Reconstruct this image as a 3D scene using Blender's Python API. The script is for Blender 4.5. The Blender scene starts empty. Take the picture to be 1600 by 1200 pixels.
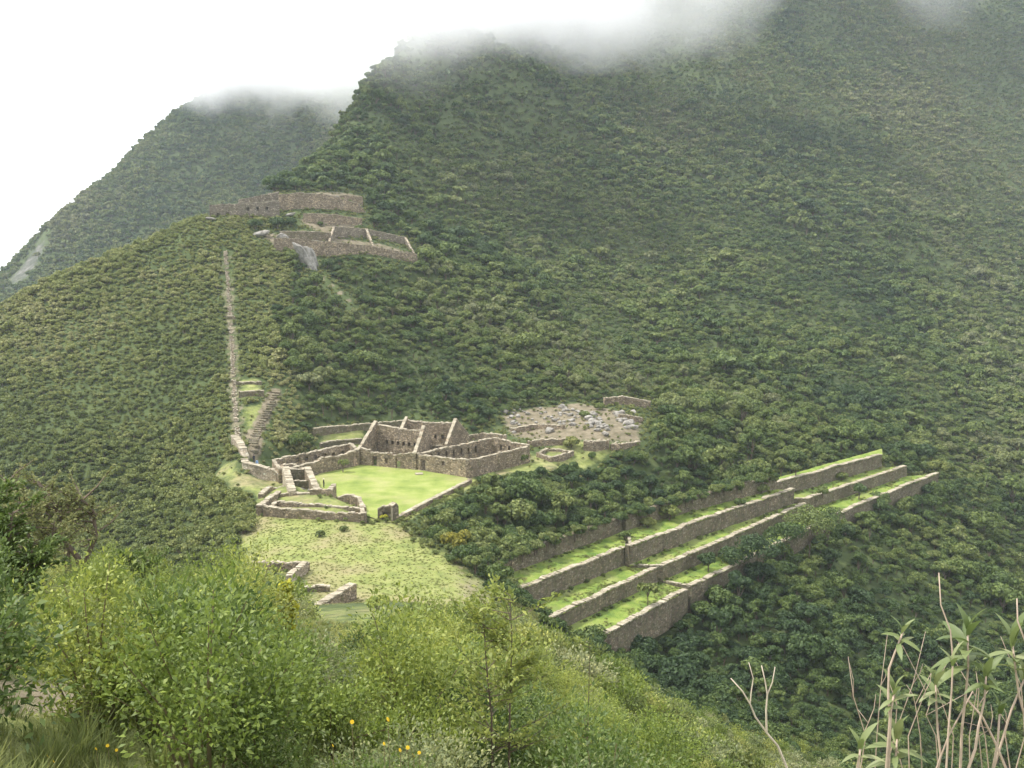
import bpy, bmesh, math, random
import numpy as np
from mathutils import Vector, Matrix

# ------------------------------------------------------------------ camera, sky, sun, exposure
SC = bpy.context.scene
COL = SC.collection
R = math.radians
F_PX, HZ = 1600.0, 380.0                       # focal length and eye-level row of the 1600x1200 photograph
PITCH = math.atan((600 - HZ) / F_PX)

cam_d = bpy.data.cameras.new('camera')
cam_d.sensor_width = 36.0
cam_d.lens = 36.0 * F_PX / 1600.0
cam_d.clip_start, cam_d.clip_end = 0.1, 6000
cam = bpy.data.objects.new('camera', cam_d)
cam.location = (0, 0, 0)
cam.rotation_euler = (R(90) - PITCH, 0, 0)
COL.objects.link(cam)
SC.camera = cam

SUN_DIR = Vector((-0.50, 0.06, 0.85)).normalized()      # towards the sun: high on the left
SUN_EL = math.asin(SUN_DIR.z)
SUN_AZ = math.atan2(SUN_DIR.x, SUN_DIR.y)
w = bpy.data.worlds.new('World'); SC.world = w; w.use_nodes = True
wn, wl = w.node_tree.nodes, w.node_tree.links
wn.clear()
w_out = wn.new('ShaderNodeOutputWorld'); w_bg = wn.new('ShaderNodeBackground')
sky = wn.new('ShaderNodeTexSky'); sky.sky_type = 'NISHITA'; sky.sun_disc = False
sky.sun_elevation = SUN_EL; sky.sun_rotation = SUN_AZ
sky.altitude = 3000; sky.air_density = 1.0; sky.dust_density = 2.0
w_mix = wn.new('ShaderNodeMix'); w_mix.data_type = 'RGBA'
w_noise = wn.new('ShaderNodeTexNoise'); w_noise.inputs['Scale'].default_value = 2.0; w_noise.inputs['Detail'].default_value = 5
w_ramp = wn.new('ShaderNodeMapRange'); w_ramp.inputs[1].default_value = 0.25; w_ramp.inputs[2].default_value = 0.5
w_ramp.inputs[3].default_value = 0.80; w_ramp.inputs[4].default_value = 1.0
w_tc = wn.new('ShaderNodeTexCoord')
wl.new(w_tc.outputs['Generated'], w_noise.inputs['Vector'])
wl.new(w_noise.outputs['Fac'], w_ramp.inputs[0])
wl.new(w_ramp.outputs[0], w_mix.inputs[0])
wl.new(sky.outputs[0], w_mix.inputs[6])
w_mix.inputs[7].default_value = (11.6, 11.8, 12.2, 1)      # white cloud cover seen through the same strength
wl.new(w_mix.outputs[2], w_bg.inputs['Color'])
w_bg.inputs['Strength'].default_value = 0.10
wl.new(w_bg.outputs[0], w_out.inputs['Surface'])

sun_d = bpy.data.lights.new('sun', 'SUN'); sun_d.energy = 3.2; sun_d.angle = R(2.0); sun_d.color = (1.0, 0.95, 0.86)
sun = bpy.data.objects.new('sun', sun_d)
sun.rotation_euler = SUN_DIR.to_track_quat('Z', 'Y').to_euler()
sun.location = (-100, 60, 140)
COL.objects.link(sun)

SC.view_settings.view_transform = 'Standard'; SC.view_settings.look = 'None'
SC.view_settings.exposure = 0.78; SC.view_settings.gamma = 1.0; SC.view_settings.use_curve_mapping = False
SC.render.engine = 'CYCLES'
SC.cycles.max_bounces = 10; SC.cycles.diffuse_bounces = 3; SC.cycles.glossy_bounces = 1
SC.cycles.transmission_bounces = 2; SC.cycles.volume_bounces = 8; SC.cycles.transparent_max_bounces = 4
SC.cycles.use_adaptive_sampling = True; SC.cycles.adaptive_threshold = 0.02
SC.cycles.use_denoising = True
SC.cycles.volume_max_steps = 96; SC.cycles.volume_step_rate = 1.0
SC.cycles.caustics_reflective = False; SC.cycles.caustics_refractive = False

rng = np.random.default_rng(7)
rnd = random.Random(11)

# ------------------------------------------------------------------ pixel <-> place helpers
CP, SP = math.cos(PITCH), math.sin(PITCH)
def ray(px, py):
    a, b = (px - 800) / F_PX, (600 - py) / F_PX
    return np.array([a, CP + b * SP, -SP + b * CP])
def at_y(px, py, Y):
    d = ray(px, py); return d * (Y / d[1])
def at_z(px, py, z):
    d = ray(px, py); return d * (z / d[2])
def xz(px, py, z):
    p = at_z(px, py, z); return (p[0], p[1])
def xyY(px, Y):                                  # column px at distance Y (row 600 is accurate enough for ground)
    return (px - 800) / F_PX * Y * 1.0
def project(p):
    x, y, z = p[..., 0], p[..., 1], p[..., 2]
    f = y * CP - z * SP; u = y * SP + z * CP
    return 800 + F_PX * x / f, 600 - F_PX * u / f

# ------------------------------------------------------------------ terrain height field
PLZ = -46.0                                      # level of the plaza lawn
pts = []
def P3(px, py, Y): pts.append(tuple(at_y(px, py, Y)))
def C(px, *yz):
    for Y, z in yz: pts.append((xyY(px, Y) , Y, z))
def Wp(*a):
    for p in a: pts.append(p)
# camera hill
Wp((0,0,-1.7),(0,-15,0.5),(-15,0,-0.8),(15,0,-4.2),(-30,-15,3),(30,-15,-8),(-60,0,4),(60,0,-20),(-120,10,5),(130,20,-50),(260,60,-85),(-200,60,-10))
C(700,(13,-7),(30,-13.2),(60,-24),(90,-34),(115,-42))
C(400,(15,-7),(30,-12),(60,-23),(95,-36),(125,-45))
C(100,(16,-6.6),(30,-10.8),(50,-17),(75,-29),(110,-45))
C(-120,(16,-5.5),(30,-9),(50,-15),(80,-29),(120,-50))
C(1000,(13,-8),(30,-16),(60,-28),(90,-43),(120,-55))
C(1300,(10,-8),(30,-21),(60,-38),(90,-53),(115,-63),(140,-70.5))
C(1600,(8,-6),(30,-24),(60,-43),(100,-64),(150,-80))
C(1900,(60,-46),(120,-74),(200,-90))
# meadow
C(600,(130,-46),(148,-46),(165,-46)); C(450,(140,-46),(158,-46)); C(700,(140,-47),(152,-46.5)); C(520,(134,-46),(150,-46))
C(780,(145,-51)); C(850,(148,-57)); C(380,(150,-48),(172,-47)); C(300,(150,-55),(180,-51)); C(900,(140,-60))
# ravine on the left
C(200,(140,-58),(165,-56)); C(0,(150,-64)); C(-200,(170,-68)); C(-400,(150,-60),(250,-75))
P3(330,745,205); P3(200,750,214); P3(100,705,224); P3(0,700,228); P3(300,780,193)
# spur, left flank
for a in ((0,600,262),(0,540,283),(0,480,308),(100,600,256),(100,500,288),(100,428,314),(200,650,238),(200,550,266),(200,450,299),(200,394,321),
          (300,650,231),(300,550,260),(300,450,291),(300,368,318),(330,345,327),(-150,620,290),(-150,560,315)): P3(*a)
C(0,(360,-55),(450,-100)); C(100,(370,-45)); C(200,(378,-38),(470,-80)); C(300,(390,-28)); C(-250,(280,-70),(340,-65),(460,-120)); C(-600,(300,-100),(500,-150))
# stair line and right of it
for a in ((383,700,207),(372,640,225),(365,560,252),(360,480,280),(355,400,308),(450,680,222),(450,600,240),(450,500,272),(450,440,296)): P3(*a)
# upper platform
for a in ((500,410,314),(600,412,322),(650,414,328),(515,378,326),(640,392,338),(430,375,322),(520,352,340),(400,352,333),(450,328,346),(550,322,354),(350,338,334),(520,306,364)): P3(*a)
# bowl behind the plaza
for a in ((650,440,325),(650,500,300),(650,600,262),(620,655,240),(540,662,236),(720,655,240),(750,560,285),(750,470,325),(750,400,375)): P3(*a)
for a in ((500,705,222),(800,675,240),(900,690,228),(900,640,256),(1000,685,232),(1000,635,262)): P3(*a)
# slope between the halls and the grass terraces
for a in ((830,740,212),(900,785,197),(800,800,185),(720,855,165),(780,876,160),(1000,752,221),(1100,722,239),(1200,705,254),(1300,695,268),(1400,692,284)): P3(*a)
C(700,(178,-46.5)); C(640,(168,-46.3))
# foot of the lowest terrace and lower right
for a in ((960,1004,160),(1100,950,174.5),(1200,902,189.5),(1330,838,215),(1455,772,252)): P3(*a)
for a in ((1300,1000,172),(1300,1150,146),(1150,1100,146),(1500,900,222),(1500,1000,196),(1500,1150,166),(1600,900,245),(1600,800,285),(1600,700,340),(1500,742,300),(1500,690,328),(1800,800,300),(1800,1000,225)): P3(*a)
# the mountain
for px, a in {1200:((640,295),(560,345),(480,405),(400,475),(300,570),(200,670),(100,775),(0,885),(-120,1000)),
              1000:((560,318),(500,365),(400,455),(300,545),(200,640),(100,735),(0,835),(-120,950)),
              1400:((620,345),(500,450),(400,530),(300,620),(200,725),(100,830),(0,940),(-120,1060)),
              1600:((600,410),(500,500),(400,590),(300,690),(200,790),(100,900),(0,1010),(-120,1130)),
              1900:((600,470),(400,650),(200,850),(0,1080)),
              800:((500,335),(400,415),(300,490),(200,565),(100,645),(50,690),(-50,770),(-150,860)),
              650:((350,375),(300,415),(200,490),(120,545))}.items():
    for py, Y in a: P3(px, py, Y)
for a in ((430,303,375),(480,258,410),(540,190,455),(575,150,485),(600,100,510),(650,62,560),(720,42,612),(900,-25,745)): P3(*a)
C(395,(440,-25)); C(455,(475,-15)); C(500,(530,5)); C(540,(580,30)); C(580,(635,50)); C(650,(700,70)); C(760,(830,130)); C(300,(520,-90)); C(450,(650,-20)); C(600,(800,40)); C(900,(950,230))
Wp((-560,500,-170),(-300,650,-150),(-560,800,-220),(-350,1000,-230),(-560,1290,-300),(-200,800,-80),(-100,1000,20),(-250,1290,-150),(0,1290,150))

def rbf_fit(P, c):
    P = np.array(P, float); n = len(P)
    d = np.sqrt(((P[:, None, :2] - P[None, :, :2]) ** 2).sum(-1) + c * c)
    A = np.zeros((n + 3, n + 3)); A[:n, :n] = d - 1e-9; A[:n, :n] -= np.eye(n) * 0.4
    A[:n, n] = 1; A[:n, n+1:] = P[:, :2]; A[n, :n] = 1; A[n+1:, :n] = P[:, :2].T
    b = np.concatenate([P[:, 2], np.zeros(3)])
    s = np.linalg.lstsq(A, b, rcond=None)[0]
    def ev(x, y):
        sh = x.shape; x = x.ravel(); y = y.ravel(); out = np.empty(x.size)
        for i in range(0, x.size, 20000):
            k = np.sqrt((x[i:i+20000, None] - P[:, 0]) ** 2 + (y[i:i+20000, None] - P[:, 1]) ** 2 + c * c)
            out[i:i+20000] = k @ s[:n]
        return (out + s[n] + s[n+1] * x + s[n+2] * y).reshape(sh)
    return ev

_perm = np.random.default_rng(3).random((256, 256))
def vnoise(x, y):
    xi = np.floor(x).astype(int); yi = np.floor(y).astype(int); fx = x - xi; fy = y - yi
    fx = fx * fx * (3 - 2 * fx); fy = fy * fy * (3 - 2 * fy)
    g = lambda i, j: _perm[i % 256, j % 256]
    return (g(xi, yi) * (1-fx) * (1-fy) + g(xi+1, yi) * fx * (1-fy) + g(xi, yi+1) * (1-fx) * fy + g(xi+1, yi+1) * fx * fy) * 2 - 1
def fbm(x, y, o=4):
    s = 0; a = 1.0; t = 0
    for i in range(o):
        s = s + a * vnoise(x * 2**i + 17 * i, y * 2**i - 31 * i); t += a; a *= 0.5
    return s / t

def inpoly(poly, x, y):
    c = np.zeros(np.shape(x), bool); n = len(poly)
    for i in range(n):
        x1, y1 = poly[i]; x2, y2 = poly[(i + 1) % n]
        m = (y1 > y) != (y2 > y)
        c ^= m & (x < (x2 - x1) * (y - y1) / ((y2 - y1) or 1e-9) + x1)
    return c
def segdist(poly, x, y, closed=True):
    d = np.full(np.shape(x), 1e9); n = len(poly)
    for i in range(n if closed else n - 1):
        ax, ay = poly[i]; bx, by = poly[(i + 1) % n]
        dx, dy = bx - ax, by - ay; L = dx * dx + dy * dy + 1e-9
        t = np.clip(((x - ax) * dx + (y - ay) * dy) / L, 0, 1)
        d = np.minimum(d, np.hypot(x - ax - t * dx, y - ay - t * dy))
    return d
def sdist(poly, x, y):                            # signed: negative inside
    d = segdist(poly, x, y); return np.where(inpoly(poly, x, y), -d, d)

# --- grass terraces: wall-top lines (column, row, level)
A_SEG = [[(831,914),(977,856)], [(984,855),(1100,812),(1242,765)], [(1212,755),(1366,714)]]
A_Z = [-53.4, -53.0, -52.0]
B_SEG = [[(885,956),(1030,887)], [(1036,885),(1145,839),(1260,787)], [(1262,780),(1407,732)]]
B_Z = [-56.8, -56.4, -55.5]
C_SEG = [[(955,988),(1076,921)], [(1080,917),(1140,889),(1310,805)], [(1312,803),(1340,791),(1410,762),(1457,744)]]
C_Z = [-59.6, -59.2, -58.3]
W_BASE = [[(797,898),(975,832)], [(978,831),(1062,806),(1140,785),(1214,766)]]
def lines(seg, z): return [[xz(a, b, zz) for a, b in s] for s, zz in zip(seg, z)]
A_L, B_L, C_L = lines(A_SEG, A_Z), lines(B_SEG, B_Z), lines(C_SEG, C_Z)
W_L = lines(W_BASE, A_Z)
def ext(L, d, end=0):
    a, b = (np.array(L[0]), np.array(L[1])) if end == 0 else (np.array(L[-1]), np.array(L[-2]))
    p = tuple(a + (a - b) / np.linalg.norm(a - b) * d)
    return [p] + list(L) if end == 0 else list(L) + [p]
W3 = [xz(1214,748,-52.0), xz(1366,706,-52.0)]     # back edge of the upper far lawn
terr_poly = [p for s in W_L for p in s] + W3 + [A_L[2][-1], B_L[2][-1], C_L[2][-1]] + [p for s in reversed(C_L) for p in reversed(s)] + [B_L[0][0], A_L[0][0]]

plaza_poly = [xz(a, b, PLZ) for a, b in ((625,809),(738,751),(728,746),(652,734),(565,726),(505,738),(470,752),(500,772),(535,778),(566,792),(574,806),(592,812))]
build_poly = [(-46,190),(-52,206),(-36,222),(-30,236),(-12,234),(8,222),(8,210),(-4,198),(-8,197)]
meadow_poly = [xz(a, b, PLZ) for a, b in ((395,800),(570,818),(625,812),(668,850),(745,890),(790,930),(740,960),(640,955),(560,965),(500,965),(480,900),(395,880),(370,840))]

xs = np.unique(np.concatenate([np.arange(-560, -80, 7.0), np.arange(-80, -20, 1.5), np.arange(-20, 12, 0.75), np.arange(12, 130, 1.5), np.arange(130, 900, 7.0)]))
ys = np.unique(np.concatenate([np.arange(-40, 8, 2.0), np.arange(8, 30, 0.75), np.arange(30, 100, 2.0), np.arange(100, 292, 1.5), np.arange(292, 420, 3.0), np.arange(420, 1300, 7.0)]))
GX, GY = np.meshgrid(xs, ys)
ev = rbf_fit(pts, 9.0)
GZ = ev(GX, GY)
far_w = np.clip((GY - 300) / 150, 0, 1)
GZ += fbm(GX / 18, GY / 18) * (0.5 + 0.8 * far_w) + far_w * (fbm(GX / 90 + 5, GY / 160) * 7 - np.abs(fbm((GX + 0.25 * GY) / 60, GY / 400 + 9, 2)) * 7 + 2)
sp = sdist(plaza_poly, GX, GY); sb = sdist(build_poly, GX, GY); sm = sdist(meadow_poly, GX, GY); st = sdist(terr_poly, GX, GY)
flat = np.clip(1 - np.minimum(sp, sb) / 5.0, 0, 1); flat = flat * flat * (3 - 2 * flat)
GZ = GZ * (1 - flat) + (PLZ - 0.35) * flat
mflat = np.clip(1 - sm / 6.0, 0, 1) * 0.7
GZ = GZ * (1 - mflat) + mflat * (PLZ - 0.2 + 0.35 * fbm(GX / 7, GY / 7) - np.clip(GX + 8, 0, 20) * 0.12)
GZ = np.where(st < 0.7, np.minimum(GZ, -61.2), GZ)

def interp(ax, v):
    i = np.clip(np.searchsorted(ax, v) - 1, 0, len(ax) - 2)
    return i, np.clip((v - ax[i]) / (ax[i + 1] - ax[i]), 0, 1)
def hz(x, y):
    x = np.asarray(x, float); y = np.asarray(y, float)
    i, fx = interp(xs, x); j, fy = interp(ys, y)
    return GZ[j, i]*(1-fx)*(1-fy) + GZ[j, i+1]*fx*(1-fy) + GZ[j+1, i]*(1-fx)*fy + GZ[j+1, i+1]*fx*fy
def gz(x, y): return float(hz(np.array([x]), np.array([y]))[0])
def hit(px, py, lo=6.0):
    d = ray(px, py); t = lo * 1.004 ** np.arange(1400)
    t = t[t < 1250]
    g = hz(d[0] * t, d[1] * t) - d[2] * t
    k = np.argmax(g > 0)
    if g[k] <= 0: k = len(t) - 1
    a, b = t[max(k - 1, 0)], t[k]
    for _ in range(20):
        m = 0.5 * (a + b)
        if gz(d[0] * m, d[1] * m) > d[2] * m: b = m
        else: a = m
    return d * b

# ------------------------------------------------------------------ materials
def mat(name):
    m = bpy.data.materials.new(name); m.use_nodes = True
    n = m.node_tree.nodes; n.clear()
    o = n.new('ShaderNodeOutputMaterial'); b = n.new('ShaderNodeBsdfPrincipled')
    m.node_tree.links.new(b.outputs[0], o.inputs[0])
    b.inputs['Roughness'].default_value = 0.85; b.inputs['Specular IOR Level'].default_value = 0.2
    return m, n, m.node_tree.links, b, o
def ramp(n, cols, pos=None):
    r = n.new('ShaderNodeValToRGB'); e = r.color_ramp.elements
    pos = pos or [i / (len(cols) - 1) for i in range(len(cols))]
    while len(e) < len(cols): e.new(0.5)
    for k, (c, p) in enumerate(zip(cols, pos)): e[k].position = p; e[k].color = (*c, 1)
    return r
def noise(n, l, vec, scale, detail=4, rough=0.55):
    t = n.new('ShaderNodeTexNoise'); t.inputs['Scale'].default_value = scale; t.inputs['Detail'].default_value = detail
    t.inputs['Roughness'].default_value = rough
    if vec is not None: l.new(vec, t.inputs['Vector'])
    return t
def mixc(n, l, fac, a, b):
    m = n.new('ShaderNodeMix'); m.data_type = 'RGBA'
    for s, v in ((0, fac), (6, a), (7, b)):
        if isinstance(v, (int, float)): m.inputs[s].default_value = v
        elif isinstance(v, tuple): m.inputs[s].default_value = (*v, 1)
        else: l.new(v, m.inputs[s])
    return m.outputs[2]
def bump(n, l, b, h, strength, dist):
    t = n.new('ShaderNodeBump'); t.inputs['Strength'].default_value = strength; t.inputs['Distance'].default_value = dist
    l.new(h, t.inputs['Height']); l.new(t.outputs[0], b.inputs['Normal'])

def stone_mat(name, cols, sz=(1.9, 1.9, 3.4), mortar=(0.10, 0.085, 0.065), moss=0.25):
    m, n, l, b, o = mat(name)
    g = n.new('ShaderNodeNewGeometry')
    mp = n.new('ShaderNodeMapping'); mp.inputs['Scale'].default_value = sz; l.new(g.outputs['Position'], mp.inputs['Vector'])
    wob = noise(n, l, g.outputs['Position'], 1.3, 3)
    add = n.new('ShaderNodeVectorMath'); add.operation = 'MULTIPLY_ADD'; l.new(wob.outputs['Color'], add.inputs[0]); add.inputs[1].default_value = (0.9,)*3; l.new(mp.outputs[0], add.inputs[2])
    v = n.new('ShaderNodeTexVoronoi'); v.inputs['Randomness'].default_value = 0.9; v.inputs['Scale'].default_value = 1; l.new(add.outputs[0], v.inputs['Vector'])
    e = n.new('ShaderNodeTexVoronoi'); e.feature = 'DISTANCE_TO_EDGE'; e.inputs['Randomness'].default_value = 0.9; e.inputs['Scale'].default_value = 1; l.new(add.outputs[0], e.inputs['Vector'])
    sep = n.new('ShaderNodeSeparateColor'); l.new(v.outputs['Color'], sep.inputs[0])
    r = ramp(n, cols + [tuple(min(.6, c * 1.7) for c in cols[1])], [0.9 * i / (len(cols) - 1) for i in range(len(cols))] + [1.0]); l.new(sep.outputs[0], r.inputs[0])
    big = noise(n, l, g.outputs['Position'], 0.28, 7, 0.7)
    br = ramp(n, [(0.55,0.53,0.50),(0.95,0.93,0.9),(1.35,1.32,1.25)], [0.3, 0.5, 0.7]); l.new(big.outputs['Fac'], br.inputs[0])
    mu = n.new('ShaderNodeMix'); mu.data_type = 'RGBA'; mu.blend_type = 'MULTIPLY'; mu.inputs[0].default_value = 1.0
    l.new(r.outputs[0], mu.inputs[6]); l.new(br.outputs[0], mu.inputs[7])
    er = n.new('ShaderNodeMapRange'); er.inputs[1].default_value = 0.02; er.inputs[2].default_value = 0.10; l.new(e.outputs['Distance'], er.inputs[0])
    c1 = mixc(n, l, er.outputs[0], mortar, mu.outputs[2])
    ms = noise(n, l, g.outputs['Position'], 0.9, 6, 0.7)
    mr = n.new('ShaderNodeMapRange'); mr.inputs[1].default_value = 0.62 - moss * 0.25; mr.inputs[2].default_value = 0.72; mr.inputs[4].default_value = 0.75; l.new(ms.outputs['Fac'], mr.inputs[0])
    c2 = mixc(n, l, mr.outputs[0], c1, (0.11, 0.12, 0.05))
    l.new(c2, b.inputs['Base Color'])
    bump(n, l, b, er.outputs[0], 0.9, 0.06)
    return m
M = {}
M['stone'] = stone_mat('field_stone_masonry', [(0.128,0.100,0.070),(0.280,0.223,0.156),(0.198,0.156,0.108),(0.419,0.346,0.258),(0.233,0.195,0.150),(0.349,0.279,0.193)])
M['stone_dark'] = stone_mat('weathered_terrace_masonry', [(0.092,0.072,0.049),(0.205,0.165,0.114),(0.134,0.114,0.079),(0.277,0.243,0.187),(0.164,0.139,0.099)], moss=0.75)
M['stone_pale'] = stone_mat('pale_dry_stone', [(0.27,0.225,0.165),(0.44,0.38,0.29),(0.33,0.28,0.21),(0.50,0.44,0.35),(0.38,0.32,0.24)], moss=0.1, mortar=(0.19,0.16,0.12))
M['stone_ochre'] = stone_mat('grey_brown_upper_masonry', [(0.135,0.115,0.090),(0.270,0.235,0.185),(0.189,0.166,0.128),(0.324,0.285,0.233)], moss=0.3)
def rock_mat(name, a, b_, c):
    m, n, l, b, o = mat(name); g = n.new('ShaderNodeNewGeometry')
    t = noise(n, l, g.outputs['Position'], 0.8, 8, 0.65); r = ramp(n, [a, b_, c], [0.3, 0.5, 0.72]); l.new(t.outputs['Fac'], r.inputs[0])
    l.new(r.outputs[0], b.inputs['Base Color']); bump(n, l, b, t.outputs['Fac'], 0.8, 0.3); return m
M['coping'] = rock_mat('sunlit_lichen_capstone', (0.19,0.165,0.12), (0.33,0.29,0.215), (0.46,0.41,0.32))  # pale capstones; the sunlight on wall tops is partly put into this colour
M['rock'] = rock_mat('grey_rock', (0.13,0.125,0.11), (0.25,0.235,0.21), (0.40,0.38,0.35))
M['rock_pale'] = rock_mat('pale_boulder_rock', (0.123,0.115,0.098), (0.238,0.221,0.193), (0.369,0.353,0.320))
M['dirt'] = rock_mat('trodden_earth', (0.13,0.09,0.06), (0.22,0.16,0.11), (0.31,0.24,0.17))

def grass_mat(name, dark, mid, light, dry, dryness=0.5, sc=0.25):
    m, n, l, b, o = mat(name); g = n.new('ShaderNodeNewGeometry')
    t = noise(n, l, g.outputs['Position'], sc, 6, 0.62); r = ramp(n, [dark, mid, light], [0.32, 0.5, 0.68]); l.new(t.outputs['Fac'], r.inputs[0])
    t2 = noise(n, l, g.outputs['Position'], sc * 0.4, 4, 0.6); mr = n.new('ShaderNodeMapRange'); mr.inputs[1].default_value = 0.5; mr.inputs[2].default_value = 0.75; mr.inputs[4].default_value = dryness; l.new(t2.outputs['Fac'], mr.inputs[0])
    c = mixc(n, l, mr.outputs[0], r.outputs[0], dry)
    t3 = noise(n, l, g.outputs['Position'], 5, 4, 0.7)
    mm = n.new('ShaderNodeMix'); mm.data_type = 'RGBA'; mm.blend_type = 'MULTIPLY'; mm.inputs[0].default_value = 1
    rr = ramp(n, [(0.7,0.7,0.7),(1.2,1.2,1.2)], [0.3, 0.7]); l.new(t3.outputs['Fac'], rr.inputs[0]); l.new(c, mm.inputs[6]); l.new(rr.outputs[0], mm.inputs[7])
    l.new(mm.outputs[2], b.inputs['Base Color']); b.inputs['Roughness'].default_value = 0.95
    bump(n, l, b, t3.outputs['Fac'], 0.8, 0.15); return m
M['lawn'] = grass_mat('mown_plaza_grass', (0.15,0.205,0.042), (0.225,0.275,0.066), (0.30,0.325,0.11), (0.31,0.285,0.14), 0.95, 0.22)
M['tlawn'] = grass_mat('terrace_grass', (0.085,0.145,0.027), (0.165,0.23,0.042), (0.25,0.295,0.07), (0.26,0.24,0.11), 0.65, 0.4)

# ground: forest floor, meadow and bare earth by a painted mask of where each grows
def ground_mat():
    m, n, l, b, o = mat('hillside_ground'); g = n.new('ShaderNodeNewGeometry')
    at = n.new('ShaderNodeAttribute'); at.attribute_name = 'cover'
    sep = n.new('ShaderNodeSeparateColor'); l.new(at.outputs['Color'], sep.inputs[0])
    t = noise(n, l, g.outputs['Position'], 0.35, 7, 0.65)
    f = ramp(n, [(0.036,0.052,0.018),(0.058,0.080,0.027),(0.09,0.11,0.04)], [0.3,0.5,0.72]); l.new(t.outputs['Fac'], f.inputs[0])
    mg = ramp(n, [(0.125,0.155,0.045),(0.195,0.22,0.066),(0.265,0.27,0.105)], [0.3,0.5,0.7]); l.new(t.outputs['Fac'], mg.inputs[0])
    t2 = noise(n, l, g.outputs['Position'], 0.1, 5, 0.6)
    mr = n.new('ShaderNodeMapRange'); mr.inputs[1].default_value = 0.5; mr.inputs[2].default_value = 0.66; mr.inputs[4].default_value = 0.85; l.new(t2.outputs['Fac'], mr.inputs[0])
    meadow = mixc(n, l, mr.outputs[0], mg.outputs[0], (0.25,0.215,0.115))
    t3 = noise(n, l, g.outputs['Position'], 0.6, 6, 0.7)
    def soft(ch):
        ad = n.new('ShaderNodeMath'); ad.operation = 'ADD'; l.new(sep.outputs[ch], ad.inputs[0])
        sb_ = n.new('ShaderNodeMath'); sb_.operation = 'SUBTRACT'; l.new(t3.outputs['Fac'], sb_.inputs[0]); sb_.inputs[1].default_value = 0.5; l.new(sb_.outputs[0], ad.inputs[1])
        k = n.new('ShaderNodeMapRange'); k.inputs[1].default_value = 0.35; k.inputs[2].default_value = 0.65; l.new(ad.outputs[0], k.inputs[0]); return k.outputs[0]
    c = mixc(n, l, soft(0), f.outputs[0], meadow)
    er = ramp(n, [(0.085,0.08,0.045),(0.16,0.135,0.09),(0.24,0.205,0.145)], [0.3,0.5,0.7]); l.new(t3.outputs['Fac'], er.inputs[0])
    c = mixc(n, l, soft(1), c, er.outputs[0])
    mpk = n.new('ShaderNodeMapping'); mpk.inputs['Scale'].default_value = (0.25, 0.25, 0.06); l.new(g.outputs['Position'], mpk.inputs['Vector'])
    t4 = noise(n, l, mpk.outputs[0], 1.0, 8, 0.7); rk = ramp(n, [(0.05,0.06,0.04),(0.10,0.10,0.085),(0.20,0.19,0.175)], [0.4,0.52,0.68]); l.new(t4.outputs['Fac'], rk.inputs[0])
    c = mixc(n, l, soft(2), c, rk.outputs[0])
    l.new(c, b.inputs['Base Color']); b.inputs['Roughness'].default_value = 0.95
    bump(n, l, b, t3.outputs['Fac'], 0.7, 0.4); return m
M['ground'] = ground_mat()

def leaf_mat(name, cols, nscale=0.02, trans=0.3, rust=0.0, gloss=0.25):
    m, n, l, b, o = mat(name)
    oi = n.new('ShaderNodeObjectInfo')
    t = noise(n, l, oi.outputs['Location'], nscale, 3, 0.6)
    ad = n.new('ShaderNodeMath'); ad.operation = 'MULTIPLY_ADD'; l.new(oi.outputs['Random'], ad.inputs[0]); ad.inputs[1].default_value = 0.62
    s2 = n.new('ShaderNodeMath'); s2.operation = 'MULTIPLY_ADD'; l.new(t.outputs['Fac'], s2.inputs[0]); s2.inputs[1].default_value = 1.6; s2.inputs[2].default_value = -1.36
    tl = noise(n, l, oi.outputs['Location'], nscale * 0.27, 2, 0.5); s3 = n.new('ShaderNodeMath'); s3.operation = 'MULTIPLY_ADD'; l.new(tl.outputs['Fac'], s3.inputs[0]); s3.inputs[1].default_value = 1.5; l.new(s2.outputs[0], s3.inputs[2])
    l.new(s3.outputs[0], ad.inputs[2])
    r = ramp(n, cols); l.new(ad.outputs[0], r.inputs[0])
    g = n.new('ShaderNodeNewGeometry'); c = r.outputs[0]
    vr = ramp(n, [(0.62,0.66,0.60),(1.0,1.0,1.0),(1.45,1.32,1.15)], [0.0, 0.5, 1.0]); l.new(g.outputs['Random Per Island'], vr.inputs[0])
    mu = n.new('ShaderNodeMix'); mu.data_type = 'RGBA'; mu.blend_type = 'MULTIPLY'; mu.inputs[0].default_value = 1; l.new(c, mu.inputs[6]); l.new(vr.outputs[0], mu.inputs[7]); c = mu.outputs[2]
    if rust:
        wn_ = n.new('ShaderNodeTexWhiteNoise'); wn_.noise_dimensions = '1D'; l.new(oi.outputs['Random'], wn_.inputs['W'])
        k = n.new('ShaderNodeMath'); k.operation = 'GREATER_THAN'; k.inputs[1].default_value = 1 - rust; l.new(wn_.outputs['Value'], k.inputs[0])
        c = mixc(n, l, k.outputs[0], c, (0.17, 0.125, 0.07))
    l.new(c, b.inputs['Base Color']); b.inputs['Roughness'].default_value = 0.55; b.inputs['Specular IOR Level'].default_value = gloss
    tr = n.new('ShaderNodeBsdfTranslucent'); l.new(c, tr.inputs['Color'])
    mx = n.new('ShaderNodeMixShader'); mx.inputs[0].default_value = trans; l.new(b.outputs[0], mx.inputs[1]); l.new(tr.outputs[0], mx.inputs[2]); l.new(mx.outputs[0], o.inputs[0])
    return m
M['canopy'] = leaf_mat('cloud_forest_leaves', [(0.045,0.080,0.032),(0.075,0.120,0.036),(0.115,0.162,0.045),(0.165,0.202,0.064),(0.19,0.21,0.105)], 0.022, 0.28, 0.0)
M['canopy_far'] = leaf_mat('distant_forest_leaves', [(0.042,0.078,0.034),(0.068,0.112,0.037),(0.108,0.150,0.044),(0.155,0.182,0.062),(0.175,0.185,0.09)], 0.016, 0.25)
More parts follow.
